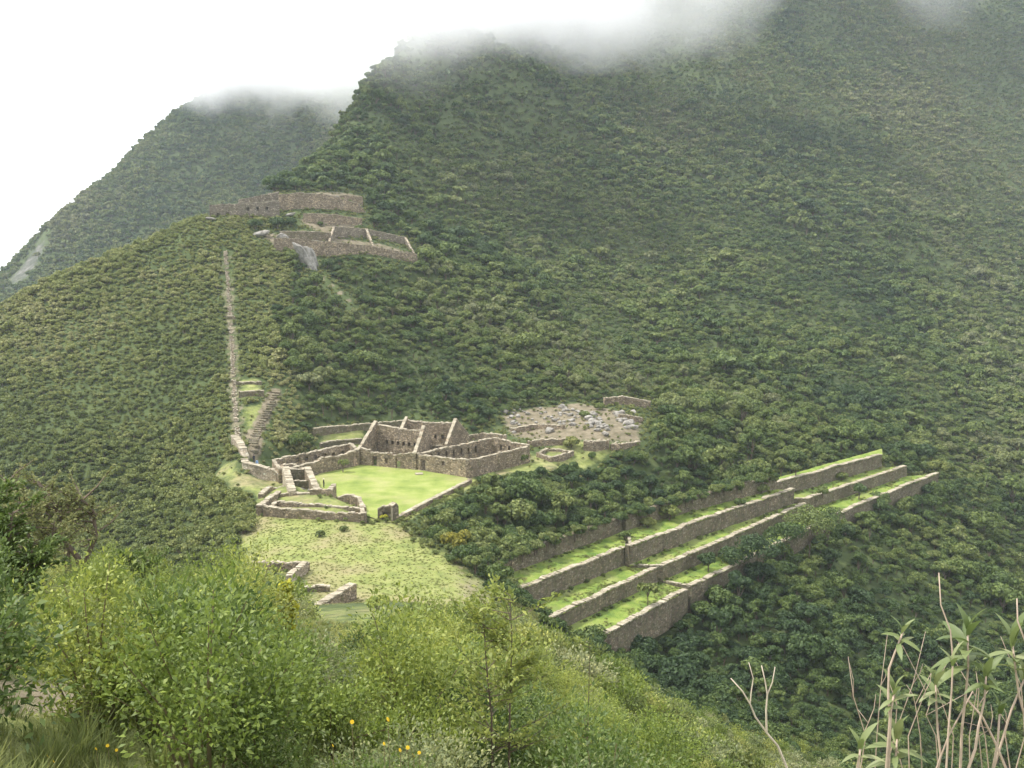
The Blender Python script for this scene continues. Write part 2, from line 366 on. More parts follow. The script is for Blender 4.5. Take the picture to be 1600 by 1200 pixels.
M['scrub'] = leaf_mat('spur_scrub_leaves', [(0.11,0.145,0.045),(0.165,0.20,0.058),(0.225,0.25,0.085),(0.28,0.285,0.13)], 0.03, 0.3, 0.0)
M['bright'] = leaf_mat('sunny_shrub_leaves', [(0.10,0.155,0.034),(0.175,0.24,0.045),(0.275,0.325,0.068),(0.35,0.37,0.11)], 0.35, 0.38, 0.0, 0.5)
M['grey'] = leaf_mat('grey_green_leaves', [(0.15,0.19,0.08),(0.225,0.26,0.115),(0.30,0.32,0.16)], 0.25, 0.35, 0.0, 0.45)
M['yellow'] = leaf_mat('yellow_green_leaves', [(0.33,0.36,0.035),(0.42,0.42,0.05)], 0.2, 0.4)
M['olive'] = leaf_mat('yellowish_crown_leaves', [(0.17,0.175,0.03),(0.24,0.23,0.04)], 0.2, 0.3)
M['petal'] = leaf_mat('yellow_petals', [(0.80,0.52,0.02),(0.85,0.60,0.03)], 0.2, 0.3)
M['rustleaf'] = leaf_mat('rusty_leaves', [(0.17,0.14,0.06),(0.26,0.20,0.10)], 0.2, 0.3)
M['straw'] = leaf_mat('grass_blades', [(0.12,0.16,0.045),(0.19,0.22,0.07),(0.27,0.27,0.12)], 0.2, 0.35)
M['sward'] = leaf_mat('meadow_grass_blades', [(0.15,0.18,0.055),(0.21,0.235,0.08),(0.29,0.28,0.13)], 0.05, 0.35)
M['bigleaf'] = leaf_mat('broad_downy_leaves', [(0.09,0.135,0.04),(0.17,0.215,0.08),(0.27,0.295,0.15)], 9.0, 0.35, 0.0, 0.6)
M['deep'] = leaf_mat('deep_green_leaves', [(0.065,0.11,0.028),(0.11,0.165,0.038),(0.165,0.215,0.055)], 0.3, 0.34, 0.0, 0.5)
M['fresh'] = leaf_mat('fresh_light_leaves', [(0.24,0.29,0.07),(0.29,0.33,0.09)], 0.2, 0.42, 0.0, 0.5)
M['mossy'] = leaf_mat('mossy_grey_green_leaves', [(0.17,0.19,0.075),(0.24,0.25,0.11)], 0.2, 0.35)
def plain(name, col, rough=0.8):
    m, n, l, b, o = mat(name); g = n.new('ShaderNodeNewGeometry'); t = noise(n, l, g.outputs['Position'], 9, 5, 0.7)
    r = ramp(n, [tuple(c * 0.72 for c in col), tuple(min(c * 1.2, 1) for c in col)], [0.3, 0.7]); l.new(t.outputs['Fac'], r.inputs[0]); l.new(r.outputs[0], b.inputs['Base Color'])
    b.inputs['Roughness'].default_value = rough; return m
M['bark'] = plain('grey_brown_bark', (0.13, 0.10, 0.075))
M['stem'] = plain('pale_pinkish_stem', (0.42, 0.33, 0.26))
M['deadwood'] = plain('bleached_dead_wood', (0.55, 0.47, 0.38))
M['green_stem'] = plain('green_brown_stem', (0.16, 0.13, 0.07))

# ------------------------------------------------------------------ object helpers
def mesh_obj(name, verts, faces, m, parent=None, smooth=False, link=True):
    me = bpy.data.meshes.new(name)
    me.from_pydata([tuple(map(float, v)) for v in verts], [], faces)
    if isinstance(m, (list, tuple)):
        for k in m: me.materials.append(k)
    elif m: me.materials.append(m)
    if smooth: me.polygons.foreach_set('use_smooth', [True] * len(me.polygons))
    me.update()
    o = bpy.data.objects.new(name, me)
    if link: COL.objects.link(o)
    if parent is not None: o.parent = parent
    return o
def np_mesh(name, V, Fq, m, parent=None, link=True, midx=None):
    V = np.asarray(V, np.float32); Fq = np.asarray(Fq, np.int32)
    me = bpy.data.meshes.new(name)
    me.vertices.add(len(V)); me.vertices.foreach_set('co', V.ravel())
    k = Fq.shape[1]
    me.loops.add(Fq.size); me.loops.foreach_set('vertex_index', Fq.ravel())
    me.polygons.add(len(Fq)); me.polygons.foreach_set('loop_start', np.arange(len(Fq), dtype=np.int32) * k)
    for mm in (m if isinstance(m, (list, tuple)) else [m]): me.materials.append(mm)
    if midx is not None: me.polygons.foreach_set('material_index', np.asarray(midx, np.int32))
    me.update(calc_edges=True)
    o = bpy.data.objects.new(name, me)
    if link: COL.objects.link(o)
    if parent is not None: o.parent = parent
    return o
def tag(o, label, cat, group=None):
    o['label'] = label; o['category'] = cat
    if group: o['group'] = group
    return o
def kind(o, k, label=None):
    o['kind'] = k
    if label: o['label'] = label
    return o
def empty(name, loc=(0, 0, 0), rz=0.0):
    o = bpy.data.objects.new(name, None); o.empty_display_size = 0.5
    o.location = tuple(map(float, loc)); o.rotation_euler = (0, 0, rz); COL.objects.link(o); return o
class MB:
    def __init__(s): s.v = []; s.f = []
    def box(s, c, d, rz=0.0, jit=0.0, tilt=0.0, taper=1.0):
        b = len(s.v); cr, sr = math.cos(rz), math.sin(rz)
        for z in (-.5, .5):
            k = taper if z > 0 else 1.0
            for x, y in ((-.5, -.5), (.5, -.5), (.5, .5), (-.5, .5)):
                X, Y, Z = x * d[0] * k, y * d[1] * k, z * d[2] + x * d[0] * tilt
                X += rnd.uniform(-jit, jit); Y += rnd.uniform(-jit, jit); Z += rnd.uniform(-jit, jit)
                s.v.append((c[0] + X * cr - Y * sr, c[1] + X * sr + Y * cr, c[2] + Z))
        s.f += [tuple(b + i for i in q) for q in ((3,2,1,0),(4,5,6,7),(0,1,5,4),(1,2,6,5),(2,3,7,6),(3,0,4,7))]
    def tube(s, P, rad, n=5):
        P = [Vector(p) for p in P]; b = len(s.v)
        for i, p in enumerate(P):
            t = (P[min(i + 1, len(P) - 1)] - P[max(i - 1, 0)]).normalized()
            u = t.cross(Vector((0.31, 0.95, 0.05))).normalized(); w_ = t.cross(u)
            r = rad[i] if isinstance(rad, (list, tuple)) else rad
            for k in range(n):
                a = 2 * math.pi * k / n; q = p + (u * math.cos(a) + w_ * math.sin(a)) * r
                s.v.append(tuple(q))
        for i in range(len(P) - 1):
            for k in range(n):
                s.f.append((b+i*n+k, b+i*n+(k+1)%n, b+(i+1)*n+(k+1)%n, b+(i+1)*n+k))
        s.f.append(tuple(b + (len(P)-1)*n + k for k in range(n)))
    def build(s, name, m, parent=None, smooth=False, link=True): return mesh_obj(name, s.v, s.f, m, parent, smooth, link)

# ------------------------------------------------------------------ setting: terrain sheets
def grid_faces(ny, nx):
    j, i = np.meshgrid(np.arange(ny - 1), np.arange(nx - 1), indexing='ij'); a = (j * nx + i).ravel()
    return np.stack([a, a + 1, a + nx + 1, a + nx], 1)
terrain = np_mesh('hillside_terrain', np.stack([GX, GY, GZ], -1).reshape(-1, 3), grid_faces(len(ys), len(xs)), M['ground'])
terrain.data.polygons.foreach_set('use_smooth', [True] * len(terrain.data.polygons))
kind(terrain, 'structure')

far_pts = []
for a in ((0,446,780),(30,428,790),(60,392,800),(92,338,830),(160,285,862),(250,200,912),(300,165,940),(420,95,1005),(560,30,1070),(720,-60,1150),(-150,500,760),
          (0,500,690),(100,440,735),(200,380,780),(300,320,820),(400,300,850),(300,420,720),(200,460,690),(100,520,650),(430,330,800),(560,190,935),(560,120,990),(700,60,1040),(-150,560,680),(900,0,1130)): far_pts.append(tuple(at_y(*a)))
for px, Y, z in ((0,880,-60),(60,900,-30),(160,980,20),(250,1040,60),(420,1150,120),(560,1220,170),(-150,880,-100),(720,1300,250),(300,600,-130),(0,560,-130),(600,700,-40),(800,900,40),(-100,1320,-220),(100,1320,-160),(250,1320,-90),(400,1320,0),(-300,1000,-220),(-300,760,-130),(-400,1320,-300)): far_pts.append((xyY(px, Y), Y, z))
fev = rbf_fit(far_pts, 12.0)
fxs = np.arange(-760, 60, 7.0); fys = np.arange(560, 1320, 7.0)
FX, FY = np.meshgrid(fxs, fys); FZ = fev(FX, FY) + fbm(FX / 60, FY / 60) * 6 + fbm(FX / 14, FY / 14) * 1.5
def fhz(x, y):
    i = np.clip(((x - fxs[0]) / 7).astype(int), 0, len(fxs) - 2); j = np.clip(((y - fys[0]) / 7).astype(int), 0, len(fys) - 2)
    fx = np.clip((x - fxs[i]) / 7, 0, 1); fy = np.clip((y - fys[j]) / 7, 0, 1)
    return FZ[j, i]*(1-fx)*(1-fy) + FZ[j, i+1]*fx*(1-fy) + FZ[j+1, i]*(1-fx)*fy + FZ[j+1, i+1]*fx*fy
farm = np_mesh('far_mountain', np.stack([FX, FY, FZ], -1).reshape(-1, 3), grid_faces(len(fys), len(fxs)), M['ground'])
farm.data.polygons.foreach_set('use_smooth', [True] * len(farm.data.polygons)); kind(farm, 'structure')

# ground-cover mask: red = meadow grass, green = bare earth
def px_world(poly): return [tuple(hit(a, b)[:2]) for a, b in poly]
rubble_poly = px_world([(783,650),(840,635),(900,630),(960,640),(1003,655),(1000,695),(930,690),(860,690),(800,682)])
small_meadows = [px_world(p) for p in ([(330,748),(345,725),(372,720),(380,752),(410,770),(360,765)], [(490,700),(505,672),(575,668),(565,705),(520,706)],
                 [(372,592),(408,592),(412,622),(372,625)], [(820,715),(870,690),(960,692),(965,705),(850,740),(760,745),(740,752)],
                 [(374,640),(420,625),(425,650),(400,712),(392,700)], [(345,752),(400,745),(470,752),(530,770),(575,815),(405,812),(395,775)])]
upper_dry = px_world([(470,335),(560,348),(565,362),(520,372),(470,350)])
upper_low = px_world([(395,362),(520,372),(650,398),(655,410),(520,400),(430,385)])
knoll = px_world([(480,303),(530,300),(570,308),(560,318),(470,318)])
stair_line = [tuple(hit(a, b)[:2]) for a, b in ((352,392),(356,440),(360,500),(364,560),(366,620),(369,660),(373,690))]
stair2_line = [tuple(hit(a, b)[:2]) for a, b in ((432,612),(418,640),(404,668),(398,690),(396,712))]
diag_line = [tuple(hit(a, b)[:2]) for a, b in ((505,432),(485,470),(462,505),(440,545),(418,585))]
trail_line = [tuple(hit(a, b)[:2]) for a, b in ((498,430),(520,448),(545,470),(556,480))]
path_poly = [tuple(at_y(a, b, 16)[:2]) for a, b in ((-60,1020),(40,1020),(75,1090),(60,1140),(-60,1120))]
def soft_in(poly, x, y, e=2.0): return np.clip(0.5 - sdist(poly, x, y) / (2 * e), 0, 1)
def near(line, x, y, r, e=1.0): return np.clip(1 - (segdist(line, x, y, False) - r) / e, 0, 1)
red = np.maximum(soft_in(meadow_poly, GX, GY, 4), np.clip(1 - sp / 3, 0, 1))
red = np.maximum(red, 0.42 * np.clip(1 - sb / 2, 0, 1))
for p in small_meadows: red = np.maximum(red, 0.6 * soft_in(p, GX, GY, 1.2))
red = np.maximum(red, 0.30 * near(stair_line, GX, GY, 1.5, 2)); red = np.maximum(red, 0.36 * near(diag_line, GX, GY, 0.8, 2))
red = np.maximum(red, 0.5 * np.clip(1 - (GY - 95) / 40, 0, 1) * (GX < 40))
fh_px, fh_py = project(np.stack([GX, np.maximum(GY, 1), GZ], -1))
green = np.zeros_like(GX)
for p in (rubble_poly, upper_dry, upper_low, knoll): green = np.maximum(green, soft_in(p, GX, GY, 2) * 0.85)
green = np.maximum(green, 0.5 * near(stair_line, GX, GY, 1.3, 1.5)); green = np.maximum(green, near(trail_line, GX, GY, 0.3) * 0.8); green = np.maximum(green, near(stair2_line, GX, GY, 1.2) * 0.8)
dry_poly = [xz(a, b, PLZ - 1) for a, b in ((690,868),(745,885),(800,935),(770,965),(700,940))]; green = np.maximum(green, 0.5 * soft_in(dry_poly, GX, GY, 3))
_pp = hit(28, 1085); path_mask = np.clip(1 - (np.hypot((GX - _pp[0]) / 0.5, (GY - _pp[1]) / 1.0) - 1) / 0.9, 0, 1)
green = np.maximum(green, path_mask)
def set_cover(o, r, g, b=None):
    a = o.data.color_attributes.new('cover', 'FLOAT_COLOR', 'POINT')
    c = np.zeros((r.size, 4), np.float32); c[:, 0] = r.ravel(); c[:, 1] = g.ravel(); c[:, 3] = 1
    if b is not None: c[:, 2] = b.ravel()
    a.data.foreach_set('color', c.ravel())
set_cover(terrain, red, green)
cliff = at_y(62, 405, 800)
cl_mask = np.clip(1.15 - np.hypot((FX - cliff[0]) / 15, (FZ - cliff[2]) / 26) + 0.35 * fbm(FX / 16, FZ / 10), 0, 1) * 0.95
set_cover(farm, np.zeros_like(FX), np.zeros_like(FX), cl_mask)

A_L[0] = ext(A_L[0], 9); B_L[0] = ext(B_L[0], 9); C_L[0] = ext(C_L[0], 9); W_L[0] = ext(W_L[0], 9)
A_L[2] = ext(A_L[2], 4, 1); B_L[2] = ext(B_L[2], 4, 1); C_L[2] = ext(C_L[2], 4, 1); W3 = ext(W3, 4, 1)
# ------------------------------------------------------------------ lawns
def strip(name, L1, L2, z, n=60, m=None, noise_a=0.10, rows=6, under=1.0):
    def resample(L, n):
        L = np.array(L); d = np.r_[0, np.cumsum(np.hypot(*np.diff(L, axis=0).T))]; t = np.linspace(0, d[-1], n)
        return np.stack([np.interp(t, d, L[:, 0]), np.interp(t, d, L[:, 1])], 1)
    a, b = resample(L1, n), resample(L2, n); V = []
    for j in range(rows):
        f = j / (rows - 1); p = a * (1 - f) + b * f
        zz = z + noise_a * fbm(p[:, 0] / 2.5, p[:, 1] / 2.5) + 0.25 * (1 - f) ** 2 * (1 if noise_a else 0)
        V.append(np.c_[p, zz])
    o = np_mesh(name, np.concatenate(V), grid_faces(rows, n), m or M['tlawn'])
    o.data.polygons.foreach_set('use_smooth', [True] * len(o.data.polygons)); kind(o, 'structure'); return o
def sub_line(L, a, b):
    L = np.array(L); d = np.r_[0, np.cumsum(np.hypot(*np.diff(L, axis=0).T))]; t = np.unique(np.r_[np.linspace(a * d[-1], b * d[-1], 12)])
    return [(np.interp(k, d, L[:, 0]), np.interp(k, d, L[:, 1])) for k in t]
strip('terrace_lawn', W_L[0], A_L[0], A_Z[0]); strip('terrace_lawn', W_L[1], A_L[1], A_Z[1]); strip('terrace_lawn', W3, A_L[2], A_Z[2])
strip('terrace_lawn', A_L[0], B_L[0], B_Z[0]); strip('terrace_lawn', A_L[1], B_L[1], B_Z[1]); strip('terrace_lawn', A_L[2], B_L[2], B_Z[2])
strip('terrace_lawn', B_L[0], C_L[0], C_Z[0]); strip('terrace_lawn', B_L[1], C_L[1], C_Z[1]); strip('terrace_lawn', B_L[2], C_L[2], C_Z[2])

pv = bmesh.new()
fpoly = [pv.verts.new((x, y, PLZ)) for x, y in plaza_poly]
fc = pv.faces.new(fpoly); fc.normal_update()
if fc.normal.z < 0: fc.normal_flip()
bmesh.ops.triangulate(pv, faces=pv.faces[:])
me = bpy.data.meshes.new('plaza_lawn'); pv.to_mesh(me); pv.free(); me.materials.append(M['lawn'])
plz = bpy.data.objects.new('plaza_lawn', me); COL.objects.link(plz); kind(plz, 'structure')

# ------------------------------------------------------------------ dry-stone walls
def wall_part(name, path, z0, h, T=0.68, niches=(), doors=(), m='stone', parent=None, sub=0.75, rough=0.13, sink=1.2, closed_top=True, seed=0, batter=0.0, cope=True, cope_m='coping', cope_len=(0.28, 0.6)):
    """path: front face, left to right as seen; thickness goes to the left of the path. h: heights at the path points (or a list of (fraction, height))."""
    r = random.Random(seed * 7919 + len(path) * 13 + int(abs(path[0][0]) * 10))
    L = np.array(path, float); seg = np.hypot(*np.diff(L, axis=0).T); D = np.r_[0, np.cumsum(seg)]; tot = D[-1]
    z0 = np.full(len(L), z0, float) if np.isscalar(z0) else np.array(z0, float)
    if np.isscalar(h): hp = [(0, h), (1, h)]
    elif isinstance(h[0], (tuple, list)): hp = list(h)
    else: hp = [(d / tot, k) for d, k in zip(D, h)]
    hs, hh = [a * tot for a, _ in hp], [b for _, b in hp]
    S = set(np.linspace(0, tot, max(2, int(tot / sub) + 1)).round(4)) | set(np.round(D, 4)) | set(np.round(hs, 4))
    Zr = {-sink, 0.0}
    for c, w_, zb, hg, side in niches: S |= {round(c - w_/2, 4), round(c + w_/2, 4)}; Zr |= {zb, zb + hg}
    for c, w_, hg in doors: S |= {round(c - w_/2, 4), round(c + w_/2, 4)}; Zr |= {hg}
    S = sorted(x for x in S if -1e-3 <= x <= tot + 1e-3); S = [a for i, a in enumerate(S) if i == 0 or a - S[i-1] > 0.03]
    hmin = min(hh)
    Zr = sorted(z for z in Zr if z < hmin - 0.05) + ['top']
    ph = r.uniform(0, 99); tops = [float(np.interp(s, hs, hh)) + r.uniform(-rough, rough) + rough * 1.3 * float(fbm(np.array([s * 0.35 + ph]), np.array([ph]), 3)[0]) for s in S]
    def pos(s, d, z):
        i = int(np.clip(np.searchsorted(D, s) - 1, 0, len(L) - 2)); t = (L[i+1] - L[i]) / seg[i]
        # mitred normal near a corner
        nrm = np.array([-t[1], t[0]])
        if i > 0 and s - D[i] < 1e-3:
            t2 = (L[i] - L[i-1]) / seg[i-1]; n2 = np.array([-t2[1], t2[0]]); b = nrm + n2; nrm = b / max(0.3, b @ nrm)
        if i < len(L) - 2 and D[i+1] - s < 1e-3:
            t2 = (L[i+2] - L[i+1]) / seg[i+1]; n2 = np.array([-t2[1], t2[0]]); b = nrm + n2; nrm = b / max(0.3, b @ nrm)
        p = L[i] + t * (s - D[i]) + nrm * (d + batter * max(z, 0) * (1 if d < T / 2 else 0))
        return (p[0], p[1], float(np.interp(s, D, z0)) + z)
    ns, nz = len(S) - 1, len(Zr) - 1
    cell = {}
    for a in range(ns):
        sm_ = (S[a] + S[a+1]) / 2
        for b in range(nz):
            lo = Zr[b]; hi = Zr[b+1] if Zr[b+1] != 'top' else 1e6; iv = (0.0, T)
            zm = (lo + min(hi, lo + 0.1)) / 2
            for c, w_, zb, hg, side in niches:
                if abs(sm_ - c) < w_/2 and zb <= lo + 1e-6 and hi <= zb + hg + 1e-6: iv = (0.8 * T, T) if side == 'f' else ((0.0, 0.2 * T) if side == 'b' else None)
            for c, w_, hg in doors:
                if abs(sm_ - c) < w_/2 and lo >= -1e-6 and hi <= hg + 1e-6: iv = None
            cell[a, b] = iv
    V, Fc, key = [], [], {}
    def vert(a, d, b):
        k = (a, round(d, 3), b)
        if k not in key:
            z = tops[a] if Zr[b] == 'top' else Zr[b]
            q = pos(S[a], d, z); j = 0.035
            key[k] = len(V); V.append((q[0] + r.uniform(-j, j), q[1] + r.uniform(-j, j), q[2]))
        return key[k]
    def quad(*q): Fc.append(tuple(q))
    for (a, b), iv in cell.items():
        if iv is None: continue
        d0, d1 = iv
        quad(vert(a, d0, b), vert(a+1, d0, b), vert(a+1, d0, b+1), vert(a, d0, b+1))
        quad(vert(a+1, d1, b), vert(a, d1, b), vert(a, d1, b+1), vert(a+1, d1, b+1))
        for (na, nb), e in (((a-1, b), 'l'), ((a+1, b), 'r'), ((a, b-1), 'd'), ((a, b+1), 'u')):
            o_ = cell.get((na, nb)); gaps = []
            if o_ is None: gaps = [(d0, d1)]
            else:
                if o_[0] > d0 + 1e-6: gaps.append((d0, o_[0]))
                if o_[1] < d1 - 1e-6: gaps.append((o_[1], d1))
            for g0, g1 in gaps:
                if e == 'l': quad(vert(a, g1, b), vert(a, g0, b), vert(a, g0, b+1), vert(a, g1, b+1))
                elif e == 'r': quad(vert(a+1, g0, b), vert(a+1, g1, b), vert(a+1, g1, b+1), vert(a+1, g0, b+1))
                elif e == 'u': quad(vert(a, g0, b+1), vert(a+1, g0, b+1), vert(a+1, g1, b+1), vert(a, g1, b+1))
                elif b > 0: quad(vert(a, g1, b), vert(a+1, g1, b), vert(a+1, g0, b), vert(a, g0, b))
    o = mesh_obj(name, V, Fc, M[m], parent)
    if cope:
        cb = MB(); s = 0.0; st_ = rnd.getstate(); rnd.seed(seed + 5)
        while s < tot - 0.2:
            ln = min(rnd.uniform(*cope_len), tot - s); c = s + ln / 2
            t0 = float(np.interp(s, hs, hh)); t1 = float(np.interp(s + ln, hs, hh)); z = float(np.interp(c, S, tops))
            p = pos(c, T / 2, z + 0.03); q0, q1 = pos(max(s, 0), T/2, 0), pos(min(s + ln, tot), T/2, 0)
            hgt = rnd.uniform(0.10, 0.26); tl = (t1 - t0) / max(ln, 0.1)
            if rnd.random() < 0.12: s += ln; continue
            cb.box((p[0], p[1], p[2]), (ln * 0.98, T + rnd.uniform(-0.06, 0.10), hgt), math.atan2(q1[1] - q0[1], q1[0] - q0[0]), 0.05, tl + ((q1[2] - q0[2]) / max(ln, .1)))
            s += ln
        rnd.setstate(st_)
        kind(cb.build('coping', M[cope_m], o), 'stuff')
    return o
def origin(path, z): return (path[0][0], path[0][1], z)
def free_wall(name, label, path, z0, h, cat='wall', group=None, **k):
    e = empty(name); tag(e, label, cat, group); wall_part('masonry', path, z0, h, parent=e, **k); return e

# --- grass terrace walls (one thing per wall; its stretches are parts)
def resample(L, step):
    L = np.array(L); d = np.r_[0, np.cumsum(np.hypot(*np.diff(L, axis=0).T))]; t = np.arange(0, d[-1], step)
    return np.stack([np.interp(t, d, L[:, 0]), np.interp(t, d, L[:, 1])], 1)
def terrace_wall(label, segs, zs, hts, m='stone_dark', T=1.0, cope_m='coping', extra=0.12):
    e = empty('stone_terrace'); tag(e, label, 'terrace wall', 'retaining walls of the grass terraces')
    for i, (L, z, h) in enumerate(zip(segs, zs, hts)):
        Lr = resample(L, 2.6); Lr = np.vstack([Lr, L[-1]]); r_ = np.random.default_rng(i + int(-z)); Lr[1:-1] += r_.normal(size=(len(Lr) - 2, 2)) * 0.10
        hp_ = [(q, h + extra + float(r_.normal()) * 0.07) for q in np.linspace(0, 1, len(Lr))]
        L = [tuple(p) for p in Lr]
        wall_part('masonry', L, z - h, hp_, T=T, m=m, parent=e, rough=0.08, seed=i + 3, batter=0.06, sub=1.4, cope_m=cope_m)
        if i:   # low cross wall where the level steps
            pass
    return e
terrace_wall('tall stone terrace wall above the second grass strip, ending beside the upper far strip', A_L, A_Z, (3.4, 3.4, 3.5))
terrace_wall('middle stone terrace wall between the second and third grass strips', B_L, B_Z, (2.8, 2.8, 2.8))
terrace_wall('lowest stone terrace wall, standing above the lower forest', C_L, C_Z, (4.0, 4.0, 4.2))
terrace_wall('uppermost terrace wall, mossy and overhung by bushes', W_L, [z + 2.9 for z in A_Z[:2]], (2.9, 2.9), m='stone_dark', cope_m='stone_dark')
def in_front(p, q, t): return (p[0] * (1 - t) + q[0] * t, p[1] * (1 - t) + q[1] * t)
for nm, (U, D_, zz) in {'uppermost': (W_L, A_L, A_Z), 'middle': (A_L, B_L, B_Z), 'lowest': (B_L, C_L, C_Z)}.items():
    for i, wh in ((0, 'near the left end of the terraces'), (1, 'near the far end of the terraces')):
        if nm == 'uppermost' and i == 1: up, dn = W_L[1][-1], A_L[2][0]
        else: up, dn = U[i + 1][0], D_[i + 1][0]
        free_wall('stone_step', 'thin stone step crossing the %s grass strip %s' % (nm, wh), [up, dn], zz[i] - 0.8, zz[i + 1] - zz[i] + 0.9, cat='step', T=0.5, m='stone_dark', rough=0.03, sink=1, seed=200 + i)

# --- gabled double hall
def gable(name, a, b, apexes, z0, T, parent, **k):
    L = [a, b]; wall_part(name, L, z0, apexes, T=T, parent=parent, rough=0.06, sub=0.6, cope_len=(0.35, 0.7), **k)
e = empty('gabled_hall', (-31, 213, PLZ)); e.location = (0, 0, 0)
tag(e, 'roofless stone hall with tall pointed gables facing the left end of the plaza lawn', 'ruined hall', 'gabled stone halls')
f1, f2 = at_z(563, 726, PLZ)[:2], at_z(650, 734, PLZ)[:2]
s1, s2 = (-29.2, 218.2), (-18.3, 212.6)
n1 = [(4.0 + 1.45 * i, 0.62, 3.1, 0.85, 'f') for i in range(6)]
wall_part('front_wall', [tuple(f1), tuple(f2)], PLZ, [(0, 3.3), (0.18, 3.2), (0.2, 2.7), (0.55, 2.9), (0.6, 2.6), (0.75, 3.0), (1, 3.4)], doors=[(3.4, 1.1, 2.1), (8.9, 1.1, 2.1)], niches=[(6.2, 0.7, 0.7, 1.2, 'f')], parent=e, seed=1)
wall_part('spine_wall', [s1, s2], PLZ, [(0, 6.9), (0.3, 6.7), (0.7, 6.5), (1, 6.7)], niches=[(a * 0.98 - 1.4, b, c, d, s) for a, b, c, d, s in n1], parent=e, seed=2, T=0.9)
gable('gable', tuple(f1), s1, [(0, 3.3), (1, 7.9)], PLZ, 0.68, e, seed=3)
gable('gable', tuple(f2), s2, [(0, 3.3), (1, 7.8)], PLZ, 0.68, e, seed=4)
for q_, sd in ((s1, 15), (s2, 16)):
    gable('gable', q_, (q_[0] + 1.3, q_[1] + 4.3), [(0, 7.8), (1, 3.6)], PLZ, 0.68, e, seed=sd)
e2 = empty('gabled_hall'); tag(e2, 'taller gabled stone hall ruin set back behind the first hall', 'ruined hall', 'gabled stone halls')
t1, t2 = at_y(638, 700, 224), at_y(714, 700, 219); q1, q2 = at_y(622, 700, 219.5), at_y(699, 700, 214); k2 = at_y(733, 700, 223.5)
wall_part('spine_wall', [tuple(t1[:2]), tuple(t2[:2])], PLZ, [(0, 6.9), (0.4, 6.8), (1, 7.2)], niches=[(3.4 + 1.75 * i, 0.65, 3.5, 0.9, 'f') for i in range(5)], parent=e2, seed=5, T=0.9)
gable('gable', tuple(q1[:2]), tuple(t1[:2]), [(0, 3.6), (1, 7.9)], PLZ, 0.68, e2, seed=6)
gable('gable', tuple(q2[:2]), tuple(t2[:2]), [(0, 3.6), (1, 8.2)], PLZ, 0.68, e2, seed=7, niches=[(2.0, 0.6, 2.4, 0.9, 'b'), (3.6, 0.6, 2.4, 0.9, 'b')])
gable('gable', tuple(t2[:2]), tuple(k2[:2]), [(0, 8.2), (1, 4.0)], PLZ, 0.68, e2, seed=8, niches=[(1.8, 0.6, 3.6, 0.9, 'b')])
wall_part('front_wall', [tuple(q1[:2]), tuple(q2[:2])], PLZ, [(0, 3.0), (0.5, 2.4), (1, 3.4)], parent=e2, seed=9)

# --- long roofless hall on the right of the plaza
e3 = empty('long_hall'); tag(e3, 'long roofless stone hall with niched inner walls at the right end of the plaza', 'ruined hall')
hA, hB = tuple(at_z(728, 746, PLZ)[:2]), tuple(at_z(653, 734, PLZ)[:2]); hC, hD = (-4.2, 219.0), (3.4, 213.6)
wall_part('front_wall', [hB, hA], PLZ, [(0, 3.1), (0.5, 3.25), (1, 3.5)], doors=[(1.3, 1.2, 2.3)], niches=[(6.6, 0.8, 1.7, 0.9, 'x')], parent=e3, seed=10, cope_len=(0.35, 0.7))
wall_part('side_wall', [hA, hD], PLZ, [(0, 3.45), (0.15, 3.1), (0.5, 3.25), (0.8, 3.0), (1, 3.3)], parent=e3, seed=11)
wall_part('back_wall', [hB, hC], PLZ, [(0, 3.2), (1, 4.0)], niches=[(3.4 + 2.0 * i, 0.7, 1.4, 1.5, 'f') for i in range(7)], parent=e3, seed=12, cope_len=(0.35, 0.7))
wall_part('end_wall', [hC, hD], PLZ, [(0, 4.0), (1, 3.4)], niches=[(2.2 + 2.2 * i, 0.55, 1.6, 1.2, 'f') for i in range(3)], parent=e3, seed=13)
wall_part('retaining_kerb', [tuple(at_z(735, 756, -46.8)[:2]), tuple(at_z(815, 727, -46.8)[:2])], -48.2, 1.5, parent=e3, seed=14, T=0.7)

# --- long narrow building along the left of the plaza
e4 = empty('long_building'); tag(e4, 'long narrow roofless stone building closing the left side of the plaza', 'ruined building')
g1, g2 = tuple(at_z(441, 752, PLZ)[:2]), tuple(at_z(562, 727, PLZ)[:2])
b1, b2 = (g1[0] - 3.0, g1[1] + 7.5), (g2[0] - 2.2, g2[1] + 4.6)
Lf = math.dist(g1, g2)
wall_part('front_wall', [g1, g2], PLZ, [(0, 2.4), (0.25, 2.3), (0.45, 2.5), (0.5, 3.0), (0.75, 2.8), (1, 3.2)], doors=[(Lf - 1.1, 1.0, 2.1)], parent=e4, seed=20)
wall_part('back_wall', [b1, b2], PLZ, [(0, 2.6), (1, 3.7)], niches=[(5 + 2.1 * i, 0.8, 1.5, 0.9, 'f') for i in range(int((Lf - 6) / 2.1))], parent=e4, seed=21)
wall_part('end_wall', [g1, b1], PLZ, [(0, 2.4), (1, 2.6)], parent=e4, seed=22)
wall_part('end_wall', [g2, b2], PLZ, [(0, 3.2), (1, 3.7)], parent=e4, seed=23)

